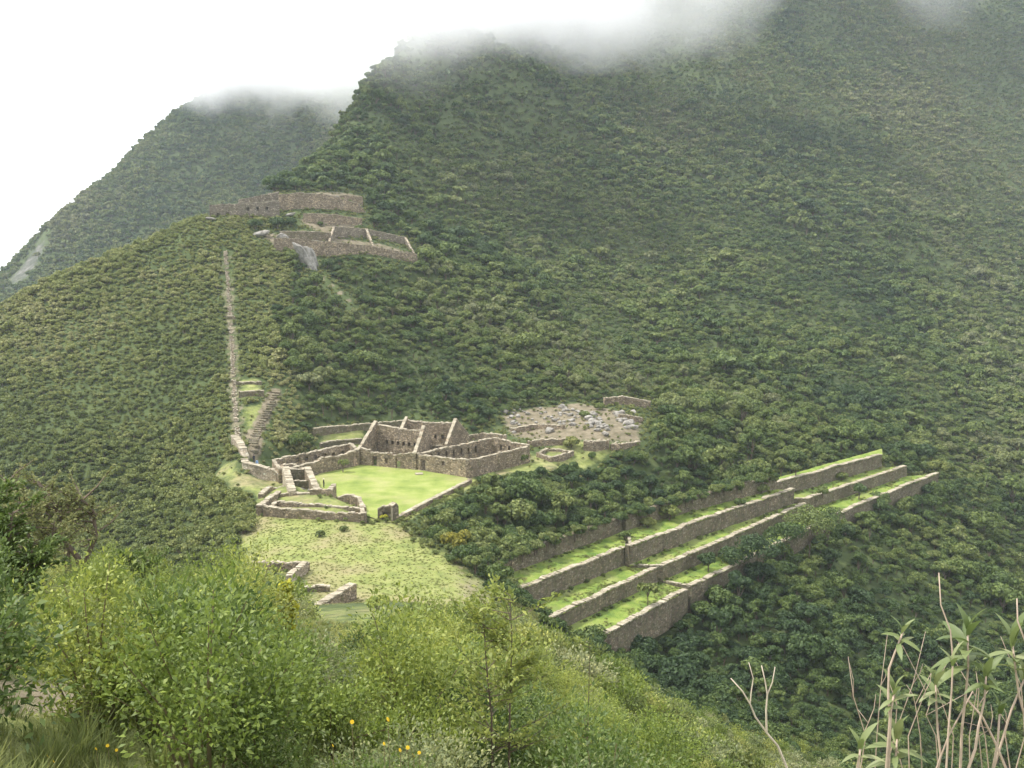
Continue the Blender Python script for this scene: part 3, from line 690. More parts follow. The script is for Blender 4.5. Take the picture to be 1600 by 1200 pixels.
# --- plaza edge, gate and the ruins on the near side of the plaza
free_wall('plaza_parapet', 'low pale-topped retaining wall along the right edge of the plaza lawn', [xz(624, 811, PLZ), xz(660, 792, PLZ), xz(738, 752, PLZ)], PLZ - 1.6, 1.95, T=0.8, seed=30, rough=0.06, m='stone', cope_len=(0.35, 0.7))
gt = empty('gateway'); tag(gt, 'small stone gateway ruin at the near right corner of the plaza', 'gateway')
wall_part('back_wall', [xz(590, 811, PLZ), xz(614, 812, PLZ)], PLZ, [(0, 1.6), (0.3, 2.2), (1, 2.2)], parent=gt, seed=31, m='stone_dark', T=0.7, niches=[(1.2, 0.8, 0.0, 1.2, 'f')])
wall_part('pier', [xz(613, 813, PLZ), xz(623, 811, PLZ)], PLZ, [(0, 2.4), (0.7, 2.7), (1, 2.1)], parent=gt, seed=32, m='stone_dark', T=1.2)
jb = MB(); p = at_z(613, 814, PLZ); jb.box((p[0], p[1] - 0.2, PLZ + 1.1), (0.22, 0.25, 2.4), 0, 0.02); jb.build('door_jamb', M['coping'], gt)

def enclosure(name, label, ring, z, h, T=0.7, cat='ruin', closed=True, m='stone', seed=40, group=None, niches=None, rough=0.15):
    e = empty(name); tag(e, label, cat, group); n = len(ring)
    cx = sum(p[0] for p in ring) / n; cy = sum(p[1] for p in ring) / n
    for i in range(n if closed else n - 1):
        a, b = ring[i], ring[(i + 1) % n]
        # thickness towards the inside
        side = (b[0]-a[0])*(cy-a[1]) - (b[1]-a[1])*(cx-a[0])
        if side < 0: a, b = b, a
        d = math.dist(a, b); hi = h[i] if isinstance(h, (list, tuple)) else h
        wall_part('wall', [a, b], z, [(0, hi * rnd.uniform(.92, 1.05)), (0.35, hi * rnd.uniform(.82, 1.0)), (0.7, hi * rnd.uniform(.85, 1.02)), (1, hi)], T=T, parent=e, seed=seed + i, m=m, rough=rough)
    return e
enclosure('walled_enclosure', 'long low ruined enclosure with grass inside, nearest the meadow below the plaza', [xz(a, b, PLZ) for a, b in ((411,806),(571,818),(568,803),(430,793))], PLZ, (1.6, 1.6, 1.2, 1.1), seed=50)
free_wall('wall_ruin', 'broad stepped wall of the ruin between the enclosure and the standing visitor', [xz(438, 783, PLZ), xz(484, 784, PLZ)], PLZ, [(0, 1.2), (0.5, 1.5), (1, 1.4)], seed=56, T=0.8)
free_wall('wall_ruin', 'high squared wall end below the standing visitor', [xz(484, 785, PLZ), xz(519, 787, PLZ), xz(526, 776, PLZ)], PLZ, [2.2, 2.5, 2.3], seed=57, T=0.8)
free_wall('wall_ruin', 'pale-topped side wall running down to the corner of the long enclosure', [xz(409, 804, PLZ), xz(440, 780, PLZ)], PLZ, [(0, 1.4), (1, 1.5)], seed=58, T=1.0, cope_len=(0.35, 0.7))
free_wall('wall_ruin', 'low curved wall hugging the near edge of the plaza lawn', [xz(527, 786, PLZ), xz(546, 786, PLZ), xz(558, 790, PLZ), xz(566, 800, PLZ)], PLZ, [0.9, 1.4, 1.3, 0.7], seed=59, T=0.7)
free_wall('wall_ruin', 'small dark stub of wall at the left of the enclosure', [xz(411, 778, PLZ), xz(424, 772, PLZ), xz(438, 770, PLZ)], PLZ - 0.3, [1.0, 1.5, 1.2], seed=60, T=1.0)
tw = empty('two_room_ruin'); tag(tw, 'narrow two-room ruin with pale side walls beside the left plaza edge', 'ruin')
c = {k: xz(*v, PLZ) for k, v in dict(a=(452,752), b=(463,783), d=(486,751), e=(501,780)).items()}
wall_part('side_wall', [c['b'], c['a']], PLZ, [(0, 1.9), (0.4, 2.4), (1, 2.9)], parent=tw, seed=61, m='stone_pale', T=1.3)
wall_part('side_wall', [c['e'], c['d']], PLZ, [(0, 1.8), (0.5, 2.2), (1, 2.6)], parent=tw, seed=62, T=1.2)
wall_part('back_wall', [c['a'], c['d']], PLZ, 2.3, parent=tw, seed=63, m='stone_dark')
mid = lambda p, q, t: (p[0]*(1-t)+q[0]*t, p[1]*(1-t)+q[1]*t)
wall_part('cross_wall', [mid(c['a'], c['b'], 0.45), mid(c['d'], c['e'], 0.45)], PLZ, 1.6, parent=tw, seed=64, m='stone_dark')

# --- ramp wall at the foot of the long stairs
rw = empty('stone_ramp'); tag(rw, 'big curved retaining wall of pale stone at the foot of the long stairs', 'retaining wall')
rz0 = PLZ - 0.2
rp = [xz(a, b, rz0) for a, b in ((377,741),(378,746),(392,749),(415,750),(436,751),(454,753))]
wall_part('masonry', rp, rz0, [3.1, 3.1, 2.9, 2.3, 1.7, 2.2], parent=rw, T=1.4, m='stone_pale', seed=70, batter=0.08, rough=0.08, cope_len=(0.35, 0.7))
cr = [hit(a, b)[:2] for a, b in ((372,688),(380,697),(386,710),(390,722))]
wall_part('stair_wall', [tuple(p) for p in reversed(cr)], [gz(*p) - 0.2 for p in reversed(cr)], 1.3, parent=rw, T=1.5, m='stone_pale', seed=71, rough=0.06)
free_wall('stone_kerb', 'low kerb wall running from the ramp wall to the two-room ruin', [xz(425, 770, PLZ), xz(456, 760, PLZ)], PLZ - 0.2, 0.7, seed=72, T=0.6)
free_wall('humped_ruin', 'short humped wall between the ramp wall and the two-room ruin', [xz(437, 750, PLZ), xz(444, 746, PLZ), xz(458, 746, PLZ), xz(482, 749, PLZ)], PLZ, [1.4, 2.4, 2.6, 1.6], seed=73, T=0.8)

# --- walls in the meadow
me_ = empty('ruined_corner'); tag(me_, 'ruined corner of two pale walls in the left of the meadow', 'ruin')
mz = lambda px, py: gz(*hit(px, py)[:2])
m1 = [tuple(hit(a, b)[:2]) for a, b in ((384,892),(430,892),(481,893),)]
wall_part('wall', m1, [gz(*p) for p in m1], 1.1, parent=me_, seed=75, T=0.7, m='stone')
m2 = [tuple(hit(a, b)[:2]) for a, b in ((456,912),(482,894))]
wall_part('wall', m2, [gz(*p) for p in m2], [1.0, 1.5], parent=me_, seed=76, T=0.9, m='stone_pale')
m3 = [tuple(hit(a, b)[:2]) for a, b in ((476,925),(515,925))]
free_wall('wall_stub', 'low stub of dark wall lying between the two meadow ruins', m3, [gz(*p) for p in m3], 0.7, seed=77, T=0.6, m='stone_dark')
m4 = [xz(a, b, -46.4) for a, b in ((498,985),(528,962),(558,942))]
free_wall('wall_ruin', 'tall straight wall end in the meadow nearest the foreground bushes', m4, -46.4, [2.9, 2.6, 2.5], seed=78, T=1.0, m='stone')

# --- low walls on the slope behind the plaza
for i, (lab, pl, hh_) in enumerate((('upper mossy terrace wall behind the gabled hall', ((490,682),(520,678),(575,674),(640,668)), 1.7), ('lower mossy terrace wall behind the gabled hall', ((503,702),(530,697),(566,694)), 1.3),
        ('low ruined wall below the rubble slope behind the long hall', ((732,690),(755,686),(790,690)), 1.3),
        ('terrace wall crossing the foot of the rubble slope', ((824,700),(850,697),(885,696)), 1.4), ('curved terrace wall in the middle of the rubble', ((800,676),(840,670),(880,671)), 0.9),
        ('ragged wall at the upper right of the rubble slope', ((945,634),(975,632),(1016,640)), 2.0), ('short wall at the right of the rubble beside the bushes', ((968,656),(985,658),(1005,662)), 1.3))):
    L = [tuple(hit(a, b)[:2]) for a, b in pl]
    free_wall('terrace_ruin', lab, L, [gz(*p) for p in L], hh_, seed=80 + i, T=0.8, m='stone_dark' if i < 2 else 'stone')
def ring_on(pxs, inset=0): return [tuple(hit(a, b)[:2]) for a, b in pxs]
def ring_z(r): return min(gz(*p) for p in r)
for i, (lab, pl, h_) in enumerate((('small oval stone enclosure on the grass right of the long hall', ((838,714),(860,722),(885,719),(897,712),(875,704),(852,703)), 1.5),
        ('square stone house ruin at the foot of the rubble slope', ((912,704),(930,706),(952,701),(938,694),(914,694)), 2.2), ('broad low enclosure right of the square house ruin', ((955,704),(975,703),(1000,695),(992,686),(960,688)), 1.3))):
    r_ = ring_on(pl); enclosure('stone_enclosure', lab, r_, ring_z(r_) + 0.1, h_, seed=95 + 8 * i, T=0.6, m='stone', rough=0.1)

# --- upper ruins on the shoulder
def on(pl): return [tuple(hit(a, b)[:2]) for a, b in pl]
def uwall(lab, pts_, Y, z_off, hts, niches=(), m='stone_ochre', T=1.5, name='upper_ruin', doors=(), sub=1.5, seed=0, base=None, cope=True):
    L = []; zb = []
    for (a, b), yy in zip(pts_, Y):
        p = at_y(a, b, yy); L.append((p[0], p[1])); zb.append(p[2])
    e = empty(name); tag(e, lab, 'ruined wall')
    wall_part('masonry', L, zb, hts, T=T, niches=niches, m=m, parent=e, sub=sub, sink=4.0, seed=seed, rough=0.18, cope_len=(0.8, 1.6), cope=cope); return e
uwall('ochre wall with small windows at the left edge of the upper ruins', ((328,343),(395,341),(437,340)), (334,338,341), 0, [4.6, 4.9, 5.4], niches=[(2.6, 1.0, 0.6, 1.5, 'f'), (5.6, 1.0, 0.6, 1.5, 'f'), (12.0, 0.9, 2.4, 1.2, 'f'), (15.0, 0.9, 2.4, 1.2, 'f'), (18.0, 0.9, 2.4, 1.2, 'f')], seed=110)
uwall('windowed back wall of the upper ruins against the dark far mountain', ((374,334),(437,334)), (342,347), 0, [4.4, 7.2], niches=[(1.2 + 1.9 * i, 0.95, 2.3, 1.3, 'x') for i in range(7)], seed=111)
uwall('great curved retaining wall of the upper ruins', ((436,336),(470,337),(515,339),(560,341),(572,346)), (344,346,349,352,356), 0, [6.6, 7.6, 7.2, 5.0, 3.2], seed=112, m='stone')
uwall('low dry wall below the great curved wall', ((474,344),(520,346),(566,350)), (338,340,344), 0, [2.2, 2.4, 1.8], seed=113, m='stone')
uwall('small wall on the grassy knoll above the upper ruins', ((480,313),(520,311),(566,312)), (358,362,362), 0, [1.0, 1.3, 1.0], seed=114, m='stone')
uwall('long plain retaining wall under the upper gabled hall', ((428,388),(470,400),(510,406),(580,405),(652,409)), (314,315,317,324,331), 0, [3.2, 5.2, 5.6, 4.0, 2.2], seed=115, m='stone')
uwall('low wall along the upper platform left of the gable', ((437,378),(480,379),(516,382)), (324,325,325), 0, [3.2, 3.6, 3.8], seed=116, m='stone_dark')
uh = empty('upper_gabled_hall'); tag(uh, 'gabled stone hall ruin with rows of niches in the upper ruins', 'ruined hall')
ub = [at_y(515, 386, 323), at_y(585, 394, 331), at_y(650, 405, 338)]
ul = [tuple(p[:2]) for p in ub]; uz = [p[2] for p in ub]
dv = np.array([0.25, 1.0]); dv /= np.linalg.norm(dv)
def back(p, d): return (p[0] + dv[0] * d - 0, p[1] + dv[1] * d)
sp1, sp2, sp3 = back(ul[0], 6.0), back(ul[1], 6.0), back(ul[2], 6.0)
sh = lambda p, dx: (p[0] - dx, p[1])
sp1, sp2, sp3 = sh(sp1, 0.6), sh(sp2, 4.4), sh(sp3, 5.2)
L1 = math.dist(sp1, sp3)
wall_part('spine_wall', [sp1, sp2, sp3], [uz[0], uz[1], uz[2]], [6.4, 7.4, 7.0], niches=[(3.4 + 2.4 * i, 1.0, 1.9, 1.6, 'f') for i in range(9)], parent=uh, m='stone_ochre', seed=120, T=1.5, sink=3)
wall_part('front_wall', ul, uz, [1.2, 2.0, 1.7], niches=[(11.0 + 2.6 * i, 1.0, 0.4, 1.0, 'f') for i in range(5)], parent=uh, m='stone', seed=121, T=1.3, sink=3)
wall_part('gable', [ul[0], sp1], [uz[0], uz[0]], [(0, 1.2), (1, 6.6)], parent=uh, m='stone_ochre', seed=122, T=0.7, cope_m='stone_pale', sink=3)
wall_part('gable', [ul[1], sp2], [uz[1], uz[1]], [(0, 1.7), (1, 7.6)], parent=uh, m='stone_ochre', seed=123, T=0.7, cope_m='stone_pale', sink=3)
wall_part('gable', [ul[2], sp3], [uz[2], uz[2]], [(0, 1.2), (1, 7.2)], parent=uh, m='stone_ochre', seed=124, T=0.7, cope_m='stone_pale', sink=3)

# --- small terraces beside the stairs
for lab, pl, h_ in (('upper thin terrace wall beside the long stairs', ((369,603),(408,602)), 0.8), ('lower terrace wall beside the long stairs', ((373,622),(413,620)), 1.4), ('thin wall crossing the long stairs halfway up the spur', ((350,499),(368,499)), 0.8)):
    L = on(pl); free_wall('terrace_ruin', lab, L, [gz(*p) for p in L], h_, seed=int(h_ * 10) + 130, T=0.8, m='stone_dark')

# ------------------------------------------------------------------ stairs and trails
def resample(L, step):
    L = np.array(L); d = np.r_[0, np.cumsum(np.hypot(*np.diff(L, axis=0).T))]; t = np.arange(0, d[-1], step)
    return np.stack([np.interp(t, d, L[:, 0]), np.interp(t, d, L[:, 1])], 1)
def stairway(label, line, width, step, m, kerb=True, single=True):
    e = empty('stone_stairway'); tag(e, label, 'stairway'); P = resample(line, step); mb = MB(); kb = [MB(), MB()]
    for i in range(len(P) - 1):
        a, b = P[i], P[i + 1]; an = math.atan2(b[1] - a[1], b[0] - a[0]); z = gz(*((a + b) / 2)) + 0.12
        q = MB() if not single else mb
        if single and rnd.random() < 0.16: continue
        of = rnd.uniform(-.18, .18) * width
        q.box(((a[0]+b[0])/2 - math.sin(an) * of, (a[1]+b[1])/2 + math.cos(an) * of, z - 0.25), (step * rnd.uniform(.75, 1.0), width * rnd.uniform(.6, 1.15), 0.7 + rnd.uniform(-.1, .12)), an + rnd.uniform(-.12, .12), 0.06)
        if not single: q.build('step', m, e)
        if kerb:
            for s in (-1, 1):
                if rnd.random() < 0.35: continue
                nx, ny = -math.sin(an) * s, math.cos(an) * s
                kb[(s + 1)//2].box(((a[0]+b[0])/2 + nx*width*.58, (a[1]+b[1])/2 + ny*width*.58, z + 0.15), (step*rnd.uniform(.7, 1.1), rnd.uniform(.2, .4), rnd.uniform(.3, .55)), an + rnd.uniform(-.2, .2), 0.08)
    if single: kind(mb.build('steps', m, e), 'stuff')
    if kerb:
        for k in kb: kind(k.build('kerb', M['coping'], e), 'stuff')
    return e
stairway('long pale stone stairway climbing straight up the spur to the upper ruins', stair_line, 0.7, 0.9, M['stone_pale'])
stairway('short broad flight of brown steps climbing right of the long stairs', stair2_line, 2.0, 1.0, M['stone_dark'], kerb=False, single=False)

# ------------------------------------------------------------------ rocks
def rock_mesh(name, seed, sub=2, squash=(1, 1, 1), amp=0.35):
    bm = bmesh.new(); bmesh.ops.create_icosphere(bm, subdivisions=sub, radius=1.0); r = np.random.default_rng(seed)
    pl = [(Vector(r.normal(size=3)).normalized(), r.uniform(0.55, 0.85)) for _ in range(9)]
    for v in bm.verts:
        d = v.co.normalized(); k = 1.0
        for n_, h_ in pl:
            c = d.dot(n_)
            if c > 0.05: k = min(k, h_ / c)
        v.co = Vector((d.x * k * squash[0], d.y * k * squash[1], d.z * k * squash[2]))
    me = bpy.data.meshes.new(name); bm.to_mesh(me); bm.free(); return me
rocks = [rock_mesh('boulder', i, 2, (1, 0.8, 0.65)) for i in range(5)]
for i in range(5): rocks[i].materials.append(M['rock_pale'])
n_b = 0
zones = [((1030/6.67, 60/6.67), 0)]
def boulder(px, py, size, label, group=None, mesh=None, sink=0.25, scale=(1, 1, 1)):
    p = hit(px, py); o = bpy.data.objects.new('boulder', mesh or rocks[rnd.randrange(5)]); COL.objects.link(o)
    o.location = (p[0], p[1], gz(p[0], p[1]) + size * sink); o.scale = (size * scale[0], size * scale[1], size * scale[2]); o.rotation_euler = (rnd.uniform(-.3, .3), rnd.uniform(-.3, .3), rnd.uniform(0, 6.28))
    tag(o, label, 'boulder', group); return o
RB = 'pale boulder lying in the rubble slope to the right of the halls'
for cx, cy, sx, sy, n_, s0, s1_ in ((925,657,14,14,16,.6,1.3), (940,668,12,8,14,.6,1.2), (972,655,16,9,16,.6,1.4), (985,665,10,5,8,.7,1.3), (890,650,14,12,12,.4,1.2), (860,660,40,14,26,.3,.7), (805,662,14,12,14,.3,.9), (830,645,40,5,10,.4,.9), (880,640,15,4,6,.4,.9)):
    for _ in range(n_):
        boulder(cx + rnd.gauss(0, .55) * sx, cy + rnd.gauss(0, .55) * sy, rnd.uniform(s0, s1_), RB, 'boulders of the rubble slope')
for px, py, s, lab in ((789,645,1.4,'pale boulder at the upper left corner of the rubble slope'), (858,676,1.7,'large pale block standing at the foot of the rubble slope'), (877,637,1.3,'grey boulder at the top of the rubble slope')):
    boulder(px, py, s, lab)
for px, py, s, lab, sc in ((411,370,2.5,'white rock dome showing above the scrub at the left of the upper ruins',(1.3,1,.8)), (441,378,2.6,'rounded pale rock at the left end of the upper platform',(1,1,1.1)), (495,384,1.7,'sharp white rock on the ledge of the upper platform',(1.3,.7,1)),
                           (486,314,1.5,'pale rock at the left of the grassy knoll',(1.3,.8,.6)), (528,311,1.3,'pale rock at the right of the grassy knoll',(1.3,.8,.6)), (455,338,1.5,'long pale slab leaning at the foot of the great curved wall',(1.8,.6,.7)), (331,345,1.4,'pale rock under the left end of the ochre wall',(1.6,.8,.7))):
    boulder(px, py, s, lab, sink=0.45, scale=sc)
oc = rock_mesh('rock_outcrop', 77, 5, (1, 0.6, 1)); oc.materials.append(M['rock'])
for v in oc.vertices:
    k = fbm(np.array([v.co.x * 3.1 + v.co.y * 2.0]), np.array([v.co.z * 1.3 + v.co.y]), 5)[0]; v.co *= 1 + 0.45 * float(k)
o = bpy.data.objects.new('rock_outcrop', oc); COL.objects.link(o); p = at_y(481, 406, 309.5)
o.location = tuple(p); o.scale = (3.2, 3.4, 7.4); o.rotation_euler = (0, R(-24), R(10)); tag(o, 'tall grey rock outcrop breaking through below the upper retaining wall', 'rock')
wr = MB(); q = at_z(472, 768, PLZ)
rp_e = empty('stone_heap', (q[0], q[1], PLZ)); tag(rp_e, 'heap of white stones fallen inside the two-room ruin', 'stone heap')
for i in range(34):
    a, b = rnd.gauss(0, .9), rnd.gauss(0, .5); wr = MB(); s = rnd.uniform(.25, .5)
    wr.box((a, b, 0.15 + 0.5 * math.exp(-(a*a + b*b)) * rnd.random()), (s, s * .8, s * .6), rnd.uniform(0, 3), .06); wr.build('stone', M['rock_pale'], rp_e)
sl = MB(); q = at_z(655, 741, PLZ); sl.box((0, 0, 0.12), (1.5, 1.0, 0.28), 0.2, 0.05); o = sl.build('stone_slab', M['coping']); o.location = (q[0], q[1], PLZ)
tag(o, 'flat pale stone slab lying on the lawn before the long hall', 'stone slab')

# ------------------------------------------------------------------ plant prototypes
def cards(pos, nrm, size, r, aspect=0.62):
    """diamond leaf clumps: pos (n,3), nrm (n,3), size (n,)"""
    n = len(pos); a = r.normal(size=(n, 3)); u = np.cross(nrm, a); u /= np.linalg.norm(u, axis=1, keepdims=True) + 1e-9
    v = np.cross(nrm, u); v /= np.linalg.norm(v, axis=1, keepdims=True) + 1e-9
    s = size[:, None]; fold = nrm * s * 0.18
    V = np.stack([pos - u * s, pos + v * s * aspect + fold, pos + u * s, pos - v * s * aspect + fold], 1).reshape(-1, 3)
    return V, np.arange(4 * n).reshape(n, 4)
def crown_geo(seed, n, size, R0=2.2, H=2.2, base=1.1, lobes=11, flat=0.75):
    r = np.random.default_rng(seed); C_, rad = [], []
    for k in range(lobes):
        th = r.uniform(0, 2 * math.pi); q = math.sqrt(r.uniform(0, 1)) * R0 * 0.72; up = 1 - (q / R0) ** 2
        C_.append((q * math.cos(th), q * math.sin(th), base + H * (0.25 + 0.62 * up * r.uniform(0.6, 1.1)))); rad.append(R0 * r.uniform(0.26, 0.46))
    C_ = np.array(C_); rad = np.array(rad); k = r.integers(0, lobes, n)
    d = r.normal(size=(n, 3)); d[:, 2] = d[:, 2] * 0.9 + 0.35; d /= np.linalg.norm(d, axis=1, keepdims=True)
    p = C_[k] + d * (rad[k] * r.uniform(0.72, 1.08, n))[:, None] * np.array([1, 1, flat])
    nm = d + r.normal(size=(n, 3)) * 0.45; nm /= np.linalg.norm(nm, axis=1, keepdims=True)
    return cards(p, nm, size * r.uniform(0.6, 1.35, n), r) + (C_,)
def trunk_geo(seed, C_, base, r0=0.14):
    mb = MB(); r = random.Random(seed)
    mb.tube([(0, 0, -0.6), (r.uniform(-.1, .1), r.uniform(-.1, .1), base * 0.5), (r.uniform(-.2, .2), r.uniform(-.2, .2), base * 1.05)], [r0 * 1.2, r0, r0 * 0.75], 5)
    for c in C_[:5]: mb.tube([(0, 0, base * 0.7), (c[0] * .5, c[1] * .5, (base + c[2]) * 0.5), tuple(c)], [r0 * .6, r0 * .4, r0 * .15], 4)
    return mb
PROTO = {}
def proto_tree(key, i, n, size, leaf, **k):
    V, F_, C_ = crown_geo(100 + i * 7 + n, n, size, **k)
    cr = np_mesh('crown', V, F_, M[leaf], link=False); tb = trunk_geo(i, C_, k.get('base', 1.1)); tr = tb.build('trunk', M['bark'], link=False)
    PROTO.setdefault(key, []).append((cr.data, tr.data)); bpy.data.objects.remove(cr); bpy.data.objects.remove(tr)
for i, (lb, hh_, rr_, bs_, nn_) in enumerate(((9, 1.7, 2.3, .7, 1500), (15, 2.4, 2.2, 1.0, 1800), (7, 3.1, 1.7, 1.2, 1300), (12, 2.0, 2.5, 1.3, 1500), (18, 2.8, 2.3, .9, 1900), (6, 1.5, 1.9, .5, 900), (11, 3.4, 2.0, 1.5, 1300), (8, 2.2, 2.4, 1.0, 800))):
    proto_tree('near', i, nn_, 0.23, 'canopy', lobes=lb, H=hh_, R0=rr_, base=bs_)
for i in range(5): proto_tree('mid', 20 + i, 520, 0.40, 'canopy', lobes=9 + i, H=2.0 + 0.2 * i)
for i in range(4): proto_tree('far', 40 + i, 190, 0.62, 'canopy_far', lobes=8 + i, H=2.2 + 0.3 * i, R0=2.4)
for i in range(5): proto_tree('scrub', 60 + i, 420, 0.20, 'scrub', lobes=8 + i, H=1.0 + 0.15 * i, R0=1.35, base=0.25)

def leaves_on(P, D, r, ln, wd, up=0.4):
    n = len(P); d = D + r.normal(size=(n, 3)) * 0.55; d[:, 2] += up * r.uniform(-0.6, 1.0, n); d /= np.linalg.norm(d, axis=1, keepdims=True)
    s = np.cross(d, r.normal(size=(n, 3)) * 0.7 + np.array([0, 0, 1.0])); s /= np.linalg.norm(s, axis=1, keepdims=True) + 1e-9
    nn = np.cross(s, d); L = (ln * r.uniform(0.6, 1.25, n))[:, None]; W_ = (wd * r.uniform(0.7, 1.2, n))[:, None]
    V = np.stack([P, P + d * L * 0.5 + s * W_ * 0.5 + nn * W_ * 0.2, P + d * L - nn * L * 0.12, P + d * L * 0.5 - s * W_ * 0.5 + nn * W_ * 0.2], 1).reshape(-1, 3)
    return V, np.arange(4 * n).reshape(n, 4)
def bush_geo(seed, ns, nl, ln, wd, R0, H, up=0.4, spread=0.16, low=0.2, rs=0.012):
    r = np.random.default_rng(seed); Ps, Ds = [], []; mb = MB()
    for k in range(ns):
        az = r.uniform(0, 2 * math.pi); q = math.sqrt(r.uniform(0.02, 1)); tip = np.array([math.cos(az) * q * R0, math.sin(az) * q * R0, H * (1 - 0.55 * q * q) * r.uniform(0.72, 1.12)])
        b0 = np.array([math.cos(az), math.sin(az), 0]) * R0 * 0.12 * q; mid_ = b0 * 0.5 + tip * 0.42 + np.array([0, 0, H * 0.16])
        if k % 2 == 0: mb.tube([b0 - np.array([0, 0, .15]), mid_, tip], [rs * 1.5, rs, rs * 0.4], 3)
        m_ = nl // ns; t = low + (1 - low) * np.sqrt(r.uniform(0, 1, m_))
        p = ((1-t)**2)[:, None] * b0 + (2*t*(1-t))[:, None] * (mid_ * 2 - (b0 + tip) / 2) + (t**2)[:, None] * tip
        off = r.normal(size=(m_, 3)) * spread; Ps.append(p + off); dd = (tip - b0) / np.linalg.norm(tip - b0); Ds.append(np.tile(dd, (m_, 1)) * 0.5 + off / (spread * 2.2))
    V, F_ = leaves_on(np.concatenate(Ps), np.concatenate(Ds), r, ln, wd, up)
    return V, F_, mb
def proto_bush(key, seed, leaf, **k):
    V, F_, mb = bush_geo(seed, **k); a = np_mesh('foliage', V, F_, M[leaf], link=False); b = mb.build('stems', M['green_stem'], link=False)
    PROTO.setdefault(key, []).append((a.data, b.data)); bpy.data.objects.remove(a); bpy.data.objects.remove(b)
for i in range(4): proto_bush('leafy', 200 + i, 'bright', ns=12 + 4 * i, nl=4200, ln=0.058 + .008 * i, wd=0.031 + .003 * i, R0=1.05, H=1.3 + .3 * i, spread=.10 + .02 * i)
for i in range(3): proto_bush('willowy', 220 + i, 'bright', ns=18, nl=2000, ln=0.13, wd=0.030, R0=0.95, H=1.7 + .2 * i, up=0.7, spread=0.12)
for i in range(3): proto_bush('greyish', 240 + i, 'grey', ns=20, nl=3000, ln=0.08, wd=0.034, R0=1.1, H=1.2 + .15 * i)
for i in range(3): proto_bush('deep', 270 + i, 'deep', ns=20, nl=3000, ln=0.10, wd=0.046, R0=1.05, H=1.3 + .3 * i, spread=.15)
for i in range(2): proto_bush('rusty', 260 + i, 'rustleaf', ns=22, nl=900, ln=0.12, wd=0.055, R0=0.8, H=1.3, spread=.1)
for i in range(4): proto_bush('slope', 280 + i, ('bright', 'grey', 'bright', 'scrub')[i], ns=30, nl=1500, ln=0.17, wd=0.085, R0=1.15, H=1.3 + .1 * i)
def tuft_mesh(seed, n, h, spread, wd):
    r = np.random.default_rng(seed); V, F_ = [], []
    for k in range(n):
        az = r.uniform(0, 6.28); q = r.uniform(0, 1); b = np.array([math.cos(az) * spread * q, math.sin(az) * spread * q, -0.03]); o_ = np.array([math.cos(az), math.sin(az), 0]) + r.normal(size=3) * .3; o_[2] = 0
        s = np.array([-o_[1], o_[0], 0]); s /= np.linalg.norm(s) + 1e-6; hh_ = h * r.uniform(.5, 1.2); i0 = len(V)
        for t, ww in ((0, 1), (0.55, .8), (1, .1)):
            c = b + np.array([0, 0, hh_ * (t - 0.25 * t * t)]) + o_ * hh_ * 0.45 * t * t; V += [c - s * wd * ww, c + s * wd * ww]
        F_ += [(i0, i0+1, i0+3, i0+2), (i0+2, i0+3, i0+5, i0+4)]
    return np.array(V), np.array(F_)
def reg(key, nm, V, F_, m):
    o = np_mesh(nm, V, F_, M[m], link=False); PROTO.setdefault(key, []).append((o.data, None)); bpy.data.objects.remove(o)
for i in range(3): reg('tuft', 'blades', *tuft_mesh(300 + i, 120, 0.75, 0.45, 0.012), 'straw')
for i in range(3): reg('sward', 'blades', *tuft_mesh(320 + i, 90, 0.28, 0.5, 0.018), 'sward')

